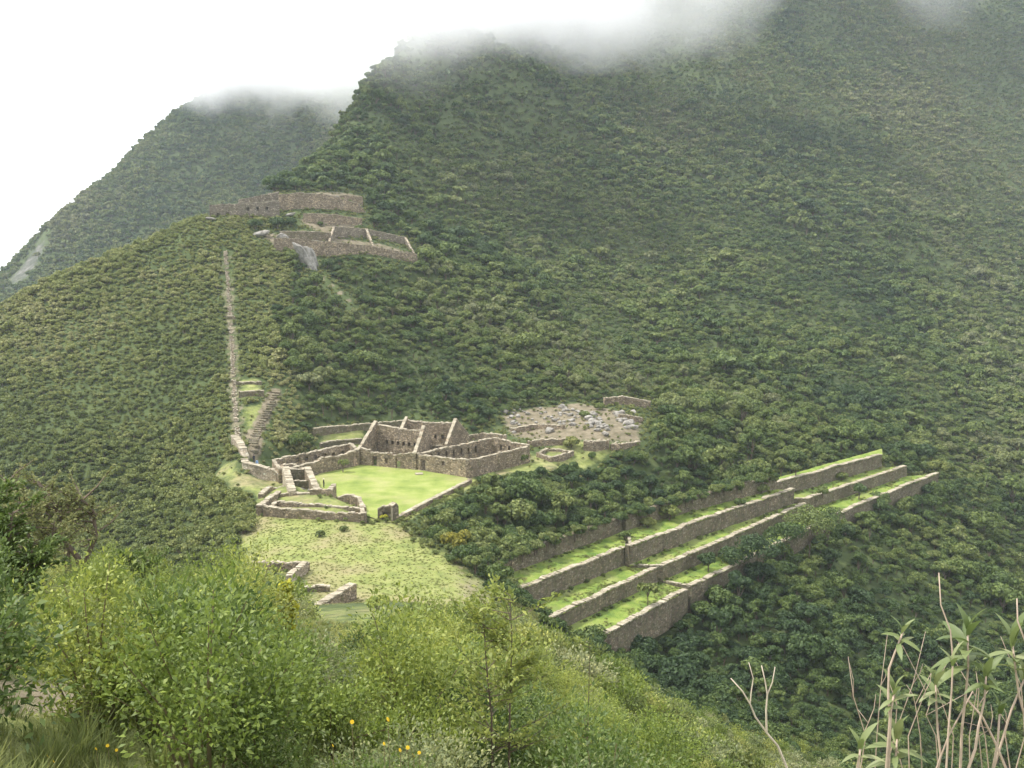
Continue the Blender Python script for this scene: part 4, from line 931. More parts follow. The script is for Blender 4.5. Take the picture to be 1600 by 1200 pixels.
# ------------------------------------------------------------------ instancing (uncountable vegetation only)
def scatter(name, label, key, pos, scl, seed, spin=True, sz=None):
    r = np.random.default_rng(seed); n = len(pos)
    src = bpy.data.collections.new(name + '_sources')
    protos = PROTO[key]
    for i, (a, b) in enumerate(protos):
        if b is not None:                         # crown and trunk joined for the mass planting
            bm = bmesh.new(); bm.from_mesh(a); na = len(bm.faces); bm.from_mesh(b); bm.faces.ensure_lookup_table()
            for f in bm.faces[na:]: f.material_index = 1
            me = bpy.data.meshes.new(name); bm.to_mesh(me); bm.free(); me.materials.append(a.materials[0]); me.materials.append(b.materials[0])
        else: me = a
        src.objects.link(bpy.data.objects.new('%s_source_%02d' % (name, i), me))
    me = bpy.data.meshes.new(name); me.vertices.add(n); me.vertices.foreach_set('co', np.asarray(pos, np.float32).ravel())
    rot = np.zeros((n, 3), np.float32); rot[:, 2] = r.uniform(0, 6.28, n); rot[:, :2] = r.normal(size=(n, 2)) * 0.10
    sc = np.repeat(np.asarray(scl, np.float32)[:, None], 3, 1) * r.uniform(0.78, 1.28, (n, 3)).astype(np.float32)
    for nm, dat in (('rot', rot), ('scl', sc)):
        at = me.attributes.new(nm, 'FLOAT_VECTOR', 'POINT'); at.data.foreach_set('vector', dat.astype(np.float32).ravel())
    at = me.attributes.new('pick', 'INT', 'POINT'); at.data.foreach_set('value', r.integers(0, len(protos), n).astype(np.int32))
    o = bpy.data.objects.new(name, me); COL.objects.link(o)
    ng = bpy.data.node_groups.new(name, 'GeometryNodeTree')
    ng.interface.new_socket('Geometry', in_out='INPUT', socket_type='NodeSocketGeometry'); ng.interface.new_socket('Geometry', in_out='OUTPUT', socket_type='NodeSocketGeometry')
    N, Lk = ng.nodes, ng.links
    gi, go = N.new('NodeGroupInput'), N.new('NodeGroupOutput'); ip = N.new('GeometryNodeInstanceOnPoints'); ci = N.new('GeometryNodeCollectionInfo')
    ci.inputs['Collection'].default_value = src; ci.inputs['Separate Children'].default_value = True; ci.inputs['Reset Children'].default_value = True
    def attr(nm, t):
        a = N.new('GeometryNodeInputNamedAttribute'); a.data_type = t; a.inputs['Name'].default_value = nm; return a.outputs['Attribute']
    Lk.new(gi.outputs[0], ip.inputs['Points']); Lk.new(ci.outputs[0], ip.inputs['Instance']); ip.inputs['Pick Instance'].default_value = True
    Lk.new(attr('pick', 'INT'), ip.inputs['Instance Index'])
    er = N.new('FunctionNodeEulerToRotation'); Lk.new(attr('rot', 'FLOAT_VECTOR'), er.inputs[0]); Lk.new(er.outputs[0], ip.inputs['Rotation'])
    Lk.new(attr('scl', 'FLOAT_VECTOR'), ip.inputs['Scale']); Lk.new(ip.outputs[0], go.inputs[0])
    md = o.modifiers.new('planting', 'NODES'); md.node_group = ng
    kind(o, 'stuff', label); return o

# ------------------------------------------------------------------ where things grow
def wedge(y0, y1, step, seed, half=0.56):
    r = np.random.default_rng(seed); gx = np.arange(-half * y1, half * y1, step); gy = np.arange(y0, y1, step)
    X, Y = np.meshgrid(gx, gy); X = X + r.uniform(-.5, .5, X.shape) * step; Y = Y + r.uniform(-.5, .5, Y.shape) * step
    k = np.abs(X) < half * Y + 4; return X[k], Y[k]
def seen(x, y, z, f=hz, n=60, top=0.0):
    ok = np.ones(len(x), bool)
    for t in np.linspace(0.03, 0.985, n): ok &= f(x * t, y * t) < (z + top) * t + 0.4
    return ok
KEEP = [[(380,690),(400,718),(495,704),(490,668),(575,660),(640,655),(720,658),(740,682),(780,655),(800,640),(900,632),(1010,622),(1018,640),(1005,700),(955,708),(900,725),(840,722),(815,730),(740,757),(630,815),(590,820),(575,820),(410,808),(395,770),(345,752),(340,738),(372,722)],
        [(425,806),(570,818),(640,838),(680,870),(715,905),(700,930),(640,945),(560,945),(505,975),(485,900),(400,880),(430,850)],
        [(800,893),(1000,829),(1140,783),(1205,766),(1212,752),(1366,712),(1375,725),(1400,730),(1460,742),(1455,752),(1320,802),(1140,886),(960,982),(900,975),(835,925)],
        [(349,385),(359,385),(369,560),(375,690),(364,690),(357,560)], [(428,618),(442,614),(408,715),(390,715),(396,680)], [(368,592),(412,592),(412,622),(370,624)],
        [(326,318),(375,305),(437,303),(480,298),(565,300),(578,345),(564,350),(562,362),(640,375),(658,404),(580,402),(520,398),(512,430),(492,430),(455,390),(440,384),(395,372),(396,356),(430,358),(470,352),(470,342),(430,335),(395,332),(330,345)],
        [(498,428),(515,436),(560,478),(552,486),(510,450)]]
def blocks(px, py_top, py_base, hw):
    bad = np.zeros(len(px), bool)
    for K in KEEP:
        for fx in (-0.7, 0, 0.7):
            for fy in (0.05, 0.5, 1.0):
                bad |= inpoly(K, px + fx * hw, py_top * (1 - fy) + py_base * fy)
    return bad
def free_ground(x, y, r=1.0):
    bad = (sdist(terr_poly, x, y) < r) | (sdist(plaza_poly, x, y) < r) | (sdist(build_poly, x, y) < r) | (sdist(meadow_poly, x, y) + 2.5 * fbm(x / 3, y / 3, 2) < -0.3)
    for p in small_meadows: bad |= sdist(p, x, y) < 0
    for p in (rubble_poly, knoll, upper_dry, upper_low): bad |= sdist(p, x, y) < 0.5
    bad |= segdist(stair_line, x, y, False) < 1.3 + r * 0.3; bad |= segdist(stair2_line, x, y, False) < 1.4 + r * 0.4; bad |= segdist(trail_line, x, y, False) < 1.2
    return ~bad
def plant(x, y, R0, H, scl, occl_top=2.0):
    z = hz(x, y); P = np.stack([x, y, z], 1); px, pb = project(P); _, pt = project(P + np.array([0, 0, 1.0]) * (H * scl)[:, None])
    hw = R0 * scl * F_PX / np.maximum(y, 1)
    ok = (px > -60 - hw) & (px < 1660 + hw) & (pt < 1230) & (pb > -60)
    return z, px, pb, pt, hw, ok
groups = {}
def grow(tagn, x, y, scl, R0, H, r, extra=None):
    z, px, pb, pt, hw, ok = plant(x, y, R0, H, scl)
    ok &= free_ground(x, y, 0.5 * R0); ok &= ~blocks(px, pt, pb, hw)
    if extra is not None: ok &= extra(x, y, z, px, pb, pt)
    x, y, z, scl, px = x[ok], y[ok], z[ok], scl[ok], px[ok]
    v = seen(x, y, z, top=H * 0.9); x, y, z, scl = x[v], y[v], z[v], scl[v]
    groups[tagn] = (np.stack([x, y, z - 0.1], 1), scl); return len(x)
G = np.random.default_rng(5)
def clump(x, y, s=0.03): return fbm(x * s + 3, y * s + 8, 3)
# spur scrub
left_spur = lambda x, y: (x < (-38 - (y - 205) * 0.38)) | ((x < -0.19 * y) & (y < 345) & (y > 275) & (x < -62 - (y - 290) * .2))
x, y = wedge(128, 345, 1.25, 21); k = left_spur(x, y) & (y > 150); x, y = x[k], y[k]
scl = np.clip(np.exp(G.normal(-.55, .33, len(x))), .3, 1.15) * (1 + 0.5 * np.clip(clump(x, y, .05), -.6, 1))
print('scrub', grow('scrub', x, y, scl, 1.35, 1.3, G))
# forest around the plaza and the terraces
x, y = wedge(118, 320, 1.8, 22); k = ~left_spur(x, y); x, y = x[k], y[k]
scl = np.clip(np.exp(G.normal(-.70, .38, len(x))), .24, 1.25) * (1.0 + 0.5 * np.clip(clump(x, y, .04), -.7, 1)); big = G.random(len(x)) < 0.06; scl[big] *= 1.6
fore = np.clip((170 - y) / 40, 0, 1); scl *= 1 - 0.35 * fore
print('near', grow('near', x, y, scl, 2.2, 3.2, G))
x, y = wedge(318, 690, 2.3, 23); k = ~left_spur(x, y) & (G.random(len(x)) < (690 - y) / 190); x, y = x[k], y[k]
scl = np.clip(np.exp(G.normal(-.62, .38, len(x))), .26, 1.3) * (1 + 0.5 * np.clip(clump(x, y, .035), -.75, 1)); big = G.random(len(x)) < 0.12; scl[big] *= 1.4
print('mid', grow('mid', x, y, scl, 2.2, 3.2, G))
x, y = wedge(490, 1190, 3.1, 24); k = G.random(len(x)) < (y - 490) / 170; x, y = x[k], y[k]
c_ = clump(x * 1.0, y * 0.4, .028); scl = np.clip(np.exp(G.normal(-.45, .35, len(x))), .35, 1.4) * (1 + 0.45 * np.clip(c_, -.6, 1)); 
print('far', grow('far', x, y, scl, 2.4, 3.4, G))
# low growth filling the open ground round the ruins
x, y = wedge(140, 385, 1.35, 25); z = hz(x, y); P = np.stack([x, y, z], 1); px, pb = project(P); scl = G.uniform(0.22, 0.5, len(x)); hw = 1.3 * scl * F_PX / y
inb = blocks(px, pb - hw * 1.2 - 22, pb + 2, hw + 22)
k = inb & (px > -20) & (px < 1620) & (sdist(plaza_poly, x, y) > 0.6) & (sdist(terr_poly, x, y) > 0.4) & (sdist(meadow_poly, x, y) > -1.5) & (segdist(stair_line, x, y, False) > 0.8) & (segdist(stair2_line, x, y, False) > 1.2) & (segdist(trail_line, x, y, False) > .8)
inside_b = sdist(build_poly, x, y) < 0; bare = np.zeros(len(x), bool)
for p in (rubble_poly, upper_dry, upper_low, knoll): bare |= sdist(p, x, y) < 0
for p in small_meadows: inside_b |= sdist(p, x, y) < 0
k &= G.random(len(x)) < np.where(bare, 0.36, np.where(inside_b, 0.10, 0.95)); scl = np.where(bare | inside_b, scl * .75, scl)
k &= seen(x, y, z, top=.8)
low_P, low_s = np.stack([x, y, z - .05], 1)[k], scl[k]; print('low', len(low_P))
# far mountain
x = G.uniform(-620, 40, 60000); y = G.uniform(570, 1200, 60000); z = fhz(x, y)
px, py = project(np.stack([x, y, z], 1)); k = (px > -40) & (px < 1000) & (py > -60) & (py < 620)
ck = np.hypot((x - cliff[0]) / 15, (z - cliff[2]) / 26) - 0.35 * fbm(x / 16, z / 10) > 0.55 + 0.5 * G.random(len(x)); k &= ck
x, y, z = x[k], y[k], z[k]
for t in np.linspace(0.3, 0.985, 60):
    k = (hz(x * t, y * t) < (z + 3) * t + 0.5) & ((fhz(x * t, y * t) < (z + 3) * t + 2) | (y * t < 565)); x, y, z = x[k], y[k], z[k]
far2 = np.stack([x, y, z - .2], 1); far2s = G.uniform(0.55, 1.25, len(x)) * (1 + .4 * clump(x, z, .04)); print('far2', len(x))

# the largest-looking trees and shrubs stand as things of their own
LIM = 300
def split(tagn, n):
    P, s = groups[tagn]; px, py = project(P); a = s / P[:, 1] * ((px > 5) & (px < 1595) & (py < 1195) & (py > 5)); o = np.argsort(-a); return P[o[:n]], s[o[:n]], P[o[n:]], s[o[n:]]
def copy_plant(name, label, cat, group, pair, part_names, loc, s, rz):
    e = empty(name, loc, rz); e.scale = (s, s, s); tag(e, label, cat, group)
    for me, nm in zip(pair, part_names):
        if me is None: continue
        o = bpy.data.objects.new(nm, me); COL.objects.link(o); o.parent = e
    return e
def place_label(px, py):
    if px < 380: return 'on the slope left of the ruins'
    if py > 1000: return 'in the lower forest at the bottom of the valley'
    if px > 940 and py > 790 and (py - 990) > -(px - 955) * 0.49: return 'in the lower forest below the grass terraces'
    if py < 690: return 'on the slope behind the halls'
    return 'in the thicket between the plaza and the grass terraces'
P, s, P2, s2 = split('near', LIM)
for i in range(len(P)):
    px, py = project(P[i]); q = place_label(px, py); sz = 'large ' if s[i] > 1.0 else 'small ' if s[i] < 0.55 else ''
    ty = ('low spreading', 'dense many-lobed', 'tall narrow', 'broad flat-topped', 'dense domed', 'low thin-crowned', 'tall slender', 'open-crowned')[i % 8]
    copy_plant('forest_tree', sz + ty + ' green tree ' + q, 'tree', sz + ty + ' trees ' + q, PROTO['near'][i % 8], ('crown', 'trunk'), P[i], float(s[i]), rnd.uniform(0, 6.28))
scatter('forest_canopy', 'dense green cloud forest covering the lower slopes', 'near', P2, s2, 31)
scatter('mountain_forest', 'green cloud forest on the middle of the mountain', 'mid', *groups['mid'], 32)
scatter('high_forest', 'dark forest on the high mountain slopes', 'far', *groups['far'], 33)
scatter('far_mountain_forest', 'dark forest on the mountain beyond the spur', 'far', far2, far2s, 34)
P, s, P2, s2 = split('scrub', 120)
for i in range(len(P)): copy_plant('scrub_bush', 'low olive scrub bush on the spur left of the long stairs', 'bush', 'scrub bushes on the spur', PROTO['scrub'][i % 5], ('crown', 'trunk'), P[i], float(s[i]), rnd.uniform(0, 6.28))
scatter('spur_scrub', 'low olive scrub covering the spur beside the long stairs', 'scrub', P2, s2, 35)

scatter('low_scrub', 'low herbs and seedlings on the open ground around the ruins', 'scrub', low_P, low_s, 36)
# ------------------------------------------------------------------ foreground thicket
EDGE = np.array([(-400,840),(0,858),(60,866),(120,872),(180,876),(250,885),(330,895),(400,885),(450,915),(480,962),(560,978),(640,955),(700,950),(760,945),(830,945),(890,985),(955,1000),(1000,1045),(1040,1075),(1100,1095),(1200,1140),(1320,1190),(2200,1400)], float)
def under_edge(x, y, z, px, pb, pt): return pt > np.interp(px, EDGE[:, 0], EDGE[:, 1])
pathc = hit(28, 1085)
def off_path(x, y, r): return np.hypot((x - pathc[0]) / 0.8, (y - pathc[1]) / 1.5) > r
def fore(keys, y0, y1, step, seed, s0, s1, R0, H):
    r = np.random.default_rng(seed); x, y = wedge(y0, y1, step, seed); k = off_path(x, y, 1.05) & (x > -62); x, y = x[k], y[k]
    scl = r.uniform(s0, s1, len(x)); z, px, pb, pt, hw, ok = plant(x, y, R0, H, scl); ok &= under_edge(x, y, z, px, pb, pt) & (sdist(meadow_poly, x, y) > -2) & (sdist(terr_poly, x, y) > 1)
    ok &= ~((px > 1050) & (y < 40)); ok &= ~((np.abs(px - 790) < 75) & (y < 13.2) & (pt < 1120)); ok &= ~((np.abs(px - 442) < 50) & (y < 30) & (pt < 985))
    P = np.stack([x, y, z - 0.05], 1)[ok]; s = scl[ok]; v = seen(P[:, 0], P[:, 1], P[:, 2], top=H * .8); P, s = P[v], s[v]
    return P, s, np.array(keys)[(np.clip(0.5 + 0.9 * fbm(P[:, 0] / 4 + seed, P[:, 1] / 4, 2) + r.normal(size=len(P)) * .22, 0, 0.999) * len(keys)).astype(int)]
def fore_label(k, px, py):
    kind_ = {'leafy': 'bright green small-leaved bush', 'willowy': 'light green bush with long narrow leaves', 'greyish': 'grey-green dome-shaped bush', 'deep': 'dark green broad-leaved bush', 'slope': 'sunlit mixed green bush'}[k]
    where = 'beside the earth path at lower left' if px < 300 and py > 950 else 'under the gnarled tree at left' if px < 300 else 'just below the meadow ruins' if py < 1010 and px < 620 else 'around the slender sapling' if 640 < px < 1000 else 'on the bank above the lower forest' if px >= 1000 else 'in the middle of the foreground thicket'
    return kind_ + ' ' + where, kind_.split(' bush')[0] + ' bushes ' + where
Pa, sa, ka = fore(['willowy', 'greyish', 'deep', 'leafy', 'leafy', 'greyish', 'leafy', 'leafy', 'deep', 'leafy', 'willowy'], 9, 46, 1.25, 41, 0.35, 1.15, 1.05, 1.7)
Pb, sb_, kb_ = fore(['slope'], 44, 136, 1.6, 42, 0.5, 1.35, 1.15, 1.4)
print('fore', len(Pa), len(Pb))
order = np.argsort(-(sa / Pa[:, 1])); nb = min(230, len(order)); ind, rest = order[:nb], order[nb:]
for i in ind:
    px, py = project(Pa[i]); k = str(ka[i]); pr = PROTO[k]; lab, grp = fore_label(k, px, py); sz = 'tall ' if sa[i] > .85 else 'knee-high ' if sa[i] < .5 else ''; lab, grp = sz + lab, sz + grp
    copy_plant('foreground_bush', lab, 'bush', grp, pr[int(i) % len(pr)], ('foliage', 'stems'), Pa[i], float(sa[i]), rnd.uniform(0, 6.28))
for k in ('leafy', 'willowy', 'greyish', 'deep'):
    m_ = np.array([j for j in rest if ka[j] == k], int)
    if len(m_): scatter({'leafy': 'bright_undergrowth', 'willowy': 'narrow_leaved_undergrowth', 'greyish': 'grey_green_undergrowth', 'deep': 'dark_undergrowth'}[k], 'tangled foreground undergrowth', k, Pa[m_], sa[m_], 50)
scatter('bank_thicket', 'mixed green thicket covering the bank below the camera', 'slope', Pb, sb_, 51)
x, y = wedge(7, 60, 1.0, 61); k = off_path(x, y, 1.0) & (x > -40); x, y = x[k], y[k]; z = hz(x, y); P = np.stack([x, y, z], 1); px, py = project(P); k = (px > -50) & (px < 1060) & (py < 1260) & (py > 740); P = P[k]
x, y = wedge(7, 22, 0.42, 62); k = off_path(x, y, 0.8) & (x < 0.5); x, y = x[k], y[k]; P_ = np.stack([x, y, hz(x, y)], 1); px, py = project(P_); k = (px > -50) & (px < 800) & (py < 1300); P = np.concatenate([P, P_[k]])
scatter('tall_grass', 'tall grass and herbs between the foreground bushes', 'tuft', P, G.uniform(.2, .55, len(P)), 52)
# grass swards on the meadow, the terraces and the bank
def inside_pts(poly, n, seed):
    r = np.random.default_rng(seed); a = np.array(poly); x = r.uniform(a[:, 0].min(), a[:, 0].max(), n); y = r.uniform(a[:, 1].min(), a[:, 1].max(), n); k = inpoly(poly, x, y); return x[k], y[k]
x, y = inside_pts(meadow_poly, 6500, 71)
bx, by = inside_pts([(-34, 112), (-8, 112), (2, 140), (-6, 150), (-32, 142)], 5000, 72); k = sdist(meadow_poly, bx, by) > 0; x, y = np.r_[x, bx[k]], np.r_[y, by[k]]

scatter('meadow_grass', 'rough grass on the meadow below the plaza', 'sward', np.stack([x, y, hz(x, y)], 1), G.uniform(.2, .55, len(x)), 53)
TL = []
for a, b, z in ((W_L[0], A_L[0], A_Z[0]), (W_L[1], A_L[1], A_Z[1]), (A_L[0], B_L[0], B_Z[0]), (A_L[1], B_L[1], B_Z[1]), (A_L[2], B_L[2], B_Z[2]), (B_L[0], C_L[0], C_Z[0]), (B_L[1], C_L[1], C_Z[1]), (B_L[2], C_L[2], C_Z[2])):
    x, y = inside_pts(list(a) + list(reversed(b)), 2600, int(-z * 10)); k = (clump(x, y, .2) > 0.0); TL.append(np.stack([x[k], y[k], np.full(k.sum(), z + .05)], 1))
TL = np.concatenate(TL); scatter('terrace_grass', 'longer grass on the terrace strips', 'sward', TL, G.uniform(.4, .9, len(TL)), 54)

FT = []
for L, z in [(a, b) for S_, Z_ in ((A_L, B_Z), (B_L, C_Z)) for a, b in zip(S_, Z_)] + [(W_L[0], A_Z[0]), (W_L[1], A_Z[1])]:
    for a, b in resample(L, 0.9):
        if rnd.random() < 0.5: FT.append((a + rnd.uniform(.1, .7), b - rnd.uniform(.2, 1.0), z + .02))
FT = np.array(FT); scatter('wall_foot_weeds', 'weeds growing along the feet of the terrace walls', 'scrub', FT, G.uniform(.14, .42, len(FT)), 37)

# ------------------------------------------------------------------ single plants one can point at
def single_tree(label, px, py, s, leaf='canopy', key=None, z=None, n=1400, size=0.24, R0=2.1, H=2.2, base=1.2, lobes=11, seed=0, r0=0.13, name='tree', cat='tree', up=0.0):
    p = hit(px, py) if z is None else at_z(px, py, z)
    V, F_, C_ = crown_geo(900 + seed, n, size / s, R0, H, base, lobes); e = empty(name, (p[0], p[1], (gz(p[0], p[1]) if z is None else z) - 0.05), rnd.uniform(0, 6)); e.scale = (s, s, s); tag(e, label, cat)
    np_mesh('crown', V, F_, M[leaf], e); trunk_geo(seed, C_, base, r0 / s).build('trunk', M['bark'], e); return e
T_ = [('bush hiding the far end of the upper far terrace wall', 1375, 726, 1.1, dict(base=.5)), ('bush hiding the far end of the middle terrace wall', 1420, 742, 1.1, dict(base=.5)), ('bush at the far corner of the lowest terrace wall', 1470, 768, 1.2, dict(base=.4)), ('dark bush behind the far end of the lowest grass strip', 1445, 738, 1.1, dict(base=.5)),
      ('bush between the two tiers at the left of the upper ruins', 455, 354, 1.1, dict(base=.4)), ('bush on the ledge above the upper gabled hall', 560, 362, 0.8, dict(base=.3)), ('small bush on the dry slope of the upper ruins', 500, 352, 0.5, dict(base=.2)), ('bush below the long plain retaining wall', 560, 412, 1.0, dict(base=.3)), ('bush at the right foot of the rock outcrop', 512, 420, 1.1, dict(base=.4)), ('bush at the left foot of the rock outcrop', 458, 408, 1.2, dict(base=.4)),
      ('small round tree standing alone on the plaza lawn', 536, 738, 0.7, dict(z=PLZ, n=420, size=.17, base=1.9, H=2.0, R0=1.9, leaf='scrub', r0=.1)),
      ('yellow-green rounded shrub on the slope below the plaza', 716, 862, 1.25, dict(leaf='olive', base=.4)),
      ('thin leaning tree on the lowest grass strip', 1012, 947, 0.85, dict(z=-59.6, base=2.8, n=600, H=1.8, leaf='scrub', r0=.08)),
      ('dark bushy tree on the lowest grass strip beyond the stone step', 1107, 893, 0.95, dict(z=-59.2, base=1.4)),
      ('small shrub against the wall of the middle grass strip', 1057, 850, 0.5, dict(z=-56.4, base=.4)),
      ('round shrub at the foot of the uppermost terrace wall, nearest the stone step', 976, 842, 0.55, dict(z=-53.2, base=.3)),
      ('pale shrub leaning on the uppermost terrace wall', 1012, 826, 0.75, dict(z=-53.0, base=.4, leaf='scrub')),
      ('greyish tree in front of the uppermost terrace wall', 1046, 815, 1.0, dict(z=-53.0, base=.8, leaf='scrub')),
      ('shrub on the uppermost grass strip beyond the greyish tree', 1190, 772, 0.8, dict(z=-53.0, base=.4)),
      ('bluish low shrub on the uppermost grass strip', 1155, 790, 0.6, dict(z=-53.0, base=.2)),
      ('big dark tree hiding the lowest terrace wall, leftmost of its clump', 1150, 912, 1.8, dict(base=1.6)), ('big dark tree hiding the lowest terrace wall, second of its clump', 1185, 915, 2.4, dict(base=1.8, n=2200)),
      ('big tree with light top over the lowest terrace wall', 1225, 893, 2.4, dict(base=1.9, n=2200)), ('tall dark tree in the middle of the clump on the lowest terrace wall', 1262, 880, 2.6, dict(base=2.2, n=2200)),
      ('rightmost big dark tree of the clump over the lowest terrace wall', 1292, 858, 2.1, dict(base=1.8)), ('tree in front of the far stretch of the lowest terrace wall', 1372, 802, 1.4, dict(base=1.4)),
      ('bush at the far stretch of the middle terrace wall', 1285, 775, 0.8, dict(z=-55.5, base=.3)),
      ('dark tree on the far lowest grass strip', 1342, 781, 0.9, dict(z=-58.3, base=1.8)), ('small pale tree on the upper far grass strip', 1243, 744, 0.7, dict(z=-52, base=1.6, leaf='scrub', n=600)),
      ('low bush hanging over the far middle terrace wall', 1315, 752, 0.85, dict(z=-55.5, base=.3, leaf='scrub')), ('round light tree standing at the far end of the terraces', 1465, 757, 1.5, dict(base=2.0, leaf='scrub', n=1800)),
      ('dark shrub growing over the side wall of the long hall', 812, 724, 0.85, dict(base=.5)), ('rounded olive tree between the small stone enclosures', 893, 700, 1.0, dict(base=.2, leaf='scrub', n=1600)),
      ('dark bush in the middle of the upper ruins', 434, 360, 1.5, dict(base=.6, lobes=14, n=1800)), ('bush left of the dark one in the upper ruins', 398, 360, 1.3, dict(base=.5)),
      ('bush beside the hooked end of the great curved wall', 590, 356, 1.5, dict(base=.8)), ('bush right of the upper gabled hall', 665, 402, 1.4, dict(base=.8)),
      ('green bush growing at the top of the rock outcrop', 492, 394, 0.6, dict(base=.3)), ('dark green bush beside the lower terrace wall behind the hall', 470, 705, 1.5, dict(base=.5, n=2000)),
      ('light green shrub in the mouth of the stone gateway', 600, 812, 0.36, dict(z=PLZ, base=.3, leaf='yellow', n=300, size=.14)),
      ('low bush on the meadow in front of the long enclosure', 500, 838, 0.42, dict(base=.1, leaf='scrub', size=.16, n=500)), ('second low bush on the meadow in front of the long enclosure', 537, 830, 0.38, dict(base=.1, leaf='scrub', size=.16, n=500)),
      ('low bush at the near end of the meadow beside the tall wall end', 590, 955, 0.6, dict(base=.3, leaf='bright', size=.12, n=900)),
      ('bush at the foot of the square house ruin', 925, 716, .5, dict(base=.2)), ('bush in the rubble slope above the boulders', 913, 652, .6, dict(base=.3)), ('second bush in the rubble slope', 937, 640, .6, dict(base=.3))]
for i, (lab, px, py, s, k) in enumerate(T_): single_tree(lab, px, py, s, seed=i, name='shrub' if s < 0.7 or k.get('base', 1) < .6 else 'tree', cat='shrub' if s < 0.7 or k.get('base', 1) < .6 else 'tree', **k)

for i in range(2):
    L = resample(W_L[i], 1.0)
    for k, (a, b) in enumerate(L):
        if rnd.random() < 0.34: continue
        sc_ = rnd.uniform(.32, .75); zt = A_Z[i] + 2.9; y_ = b - rnd.uniform(-.4, .5)
        copy_plant('overhanging_shrub', 'shrub spilling over the top of the uppermost terrace wall', 'shrub', 'shrubs along the uppermost terrace wall', PROTO['near'][(k + i) % 8], ('crown', 'trunk'), (a + rnd.uniform(-.3, .3), y_, zt - rnd.uniform(.5, 2.0) * sc_), sc_, rnd.uniform(0, 6))
for i in range(3):
    for k, (a, b) in enumerate(resample(C_L[i], 1.6)):
        if rnd.random() < 0.25: continue
        sc_ = rnd.uniform(.35, .8) * (1.45 if i == 2 else 1); a, b = a + rnd.uniform(.6, 1.8), b - rnd.uniform(.6, 1.8)
        copy_plant('wall_foot_shrub', 'shrub growing at the foot of the lowest terrace wall', 'shrub', 'shrubs along the foot of the lowest terrace wall', PROTO['near'][(k * 3 + i) % 8], ('crown', 'trunk'), (a, b, gz(a, b) - .2), sc_, rnd.uniform(0, 6))
# slender sapling in the middle of the foreground
def path3(pl, Y, dy=0.0): return [Vector(at_y(a, b, Y + dy * i)) for i, (a, b) in enumerate(pl)]
def down_to_ground(P):
    b = P[0]; g = gz(b.x, b.y) - 0.1
    return [Vector((b.x, b.y, g))] + P if g < b.z else P
def twiggy(name, label, cat, trunks, Y, rad, nbr, blen, nleaf, ln, wd, leaf, seed, t0=0.3, bark='bark', up=0.5):
    r = np.random.default_rng(seed); e = empty(name, tuple(at_y(*trunks[0][0], Y))); e.location.z = gz(e.location.x, e.location.y); o0 = np.array(e.location); tag(e, label, cat); Pl, Dl = [], []
    for ti, tr in enumerate(trunks):
        P = down_to_ground(path3(tr, Y)); A = np.array([list(p) for p in P]); d = np.r_[0, np.cumsum(np.linalg.norm(np.diff(A, axis=0), axis=1))]
        mb = MB(); mb.tube([tuple(a - o0) for a in A], [rad * (1 - .8 * q / d[-1]) for q in d], 6); tk = mb.build('trunk', M[bark], e)
        bb = MB()
        for k in range(nbr):
            t = t0 + (1 - t0) * r.uniform(0, 1); c = np.array([np.interp(t * d[-1], d, A[:, j]) for j in range(3)]); az = r.uniform(0, 6.28); L = blen * r.uniform(.35, 1.1) * (1.15 - 0.6 * t)
            dr = np.array([math.cos(az), math.sin(az), up + r.uniform(-.3, .4)]); dr /= np.linalg.norm(dr); tip = c + dr * L + np.array([0, 0, .12 * L]); mid_ = c + dr * L * .5 + r.normal(size=3) * .04 * L
            bb.tube([tuple(c - o0), tuple(mid_ - o0), tuple(tip - o0)], [rad * .35, rad * .22, rad * .08], 3)
            q = r.uniform(.2, 1.05, nleaf)[:, None]; Pl.append(c + (tip - c) * q + r.normal(size=(nleaf, 3)) * ln * .35); Dl.append(np.tile(dr, (nleaf, 1)))
        bb.build('branches', M[bark], tk)
    V, F_ = leaves_on(np.concatenate(Pl) - o0, np.concatenate(Dl), r, ln, wd, .5); np_mesh('foliage', V, F_, M[leaf], e); return e
twiggy('sapling', 'slender light green sapling with thin dark trunk in the middle of the foreground', 'sapling', [[(795,1230),(796,1150),(797,1080),(800,1000),(797,930)], [(770,1230),(768,1120),(760,1040),(755,960)]], 12.5, 0.022, 36, 0.95, 34, 0.088, 0.042, 'fresh', 501, t0=.32)
twiggy('sapling', 'thin young shoot with yellow-green leaves right of the slender sapling', 'sapling', [[(918,1160),(920,1080),(922,1005)]], 13, 0.012, 12, 0.35, 26, 0.07, 0.032, 'fresh', 502, t0=.4)
twiggy('gnarled_tree', 'gnarled half-bare tree with twisted branches at the left edge', 'tree', [[(128,905),(122,872),(104,850),(98,815),(80,780),(60,752)], [(128,900),(140,862),(150,838),(146,800),(120,770)], [(104,850),(70,812),(36,775),(8,752)]], 40, 0.15, 30, 2.4, 50, 0.14, 0.075, 'mossy', 503, t0=.35, up=.4)
twiggy('leafy_tree', 'dark leafy tree cut by the left edge above the earth path', 'tree', [[(5,1100),(8,960),(12,870),(20,800)], [(5,1050),(30,930),(50,860)], [(0,1000),(-20,850),(-15,775)]], 19, 0.07, 46, 1.1, 95, 0.10, 0.052, 'deep', 504, t0=.3, up=.3)
twiggy('mossy_tree', 'small mossy tree beside the gnarled one at the left', 'tree', [[(60,915),(55,870),(40,820),(30,780)], [(60,900),(80,850),(85,815)]], 34, 0.09, 30, 1.7, 60, 0.12, 0.065, 'mossy', 508, t0=.3, up=.4)
twiggy('leafy_tree', 'low bushy tree right of the gnarled one', 'tree', [[(205,935),(205,900),(200,868)], [(220,935),(235,905),(240,880)]], 36, 0.06, 26, 1.3, 60, 0.12, 0.065, 'bright', 509, t0=.2, up=.5)
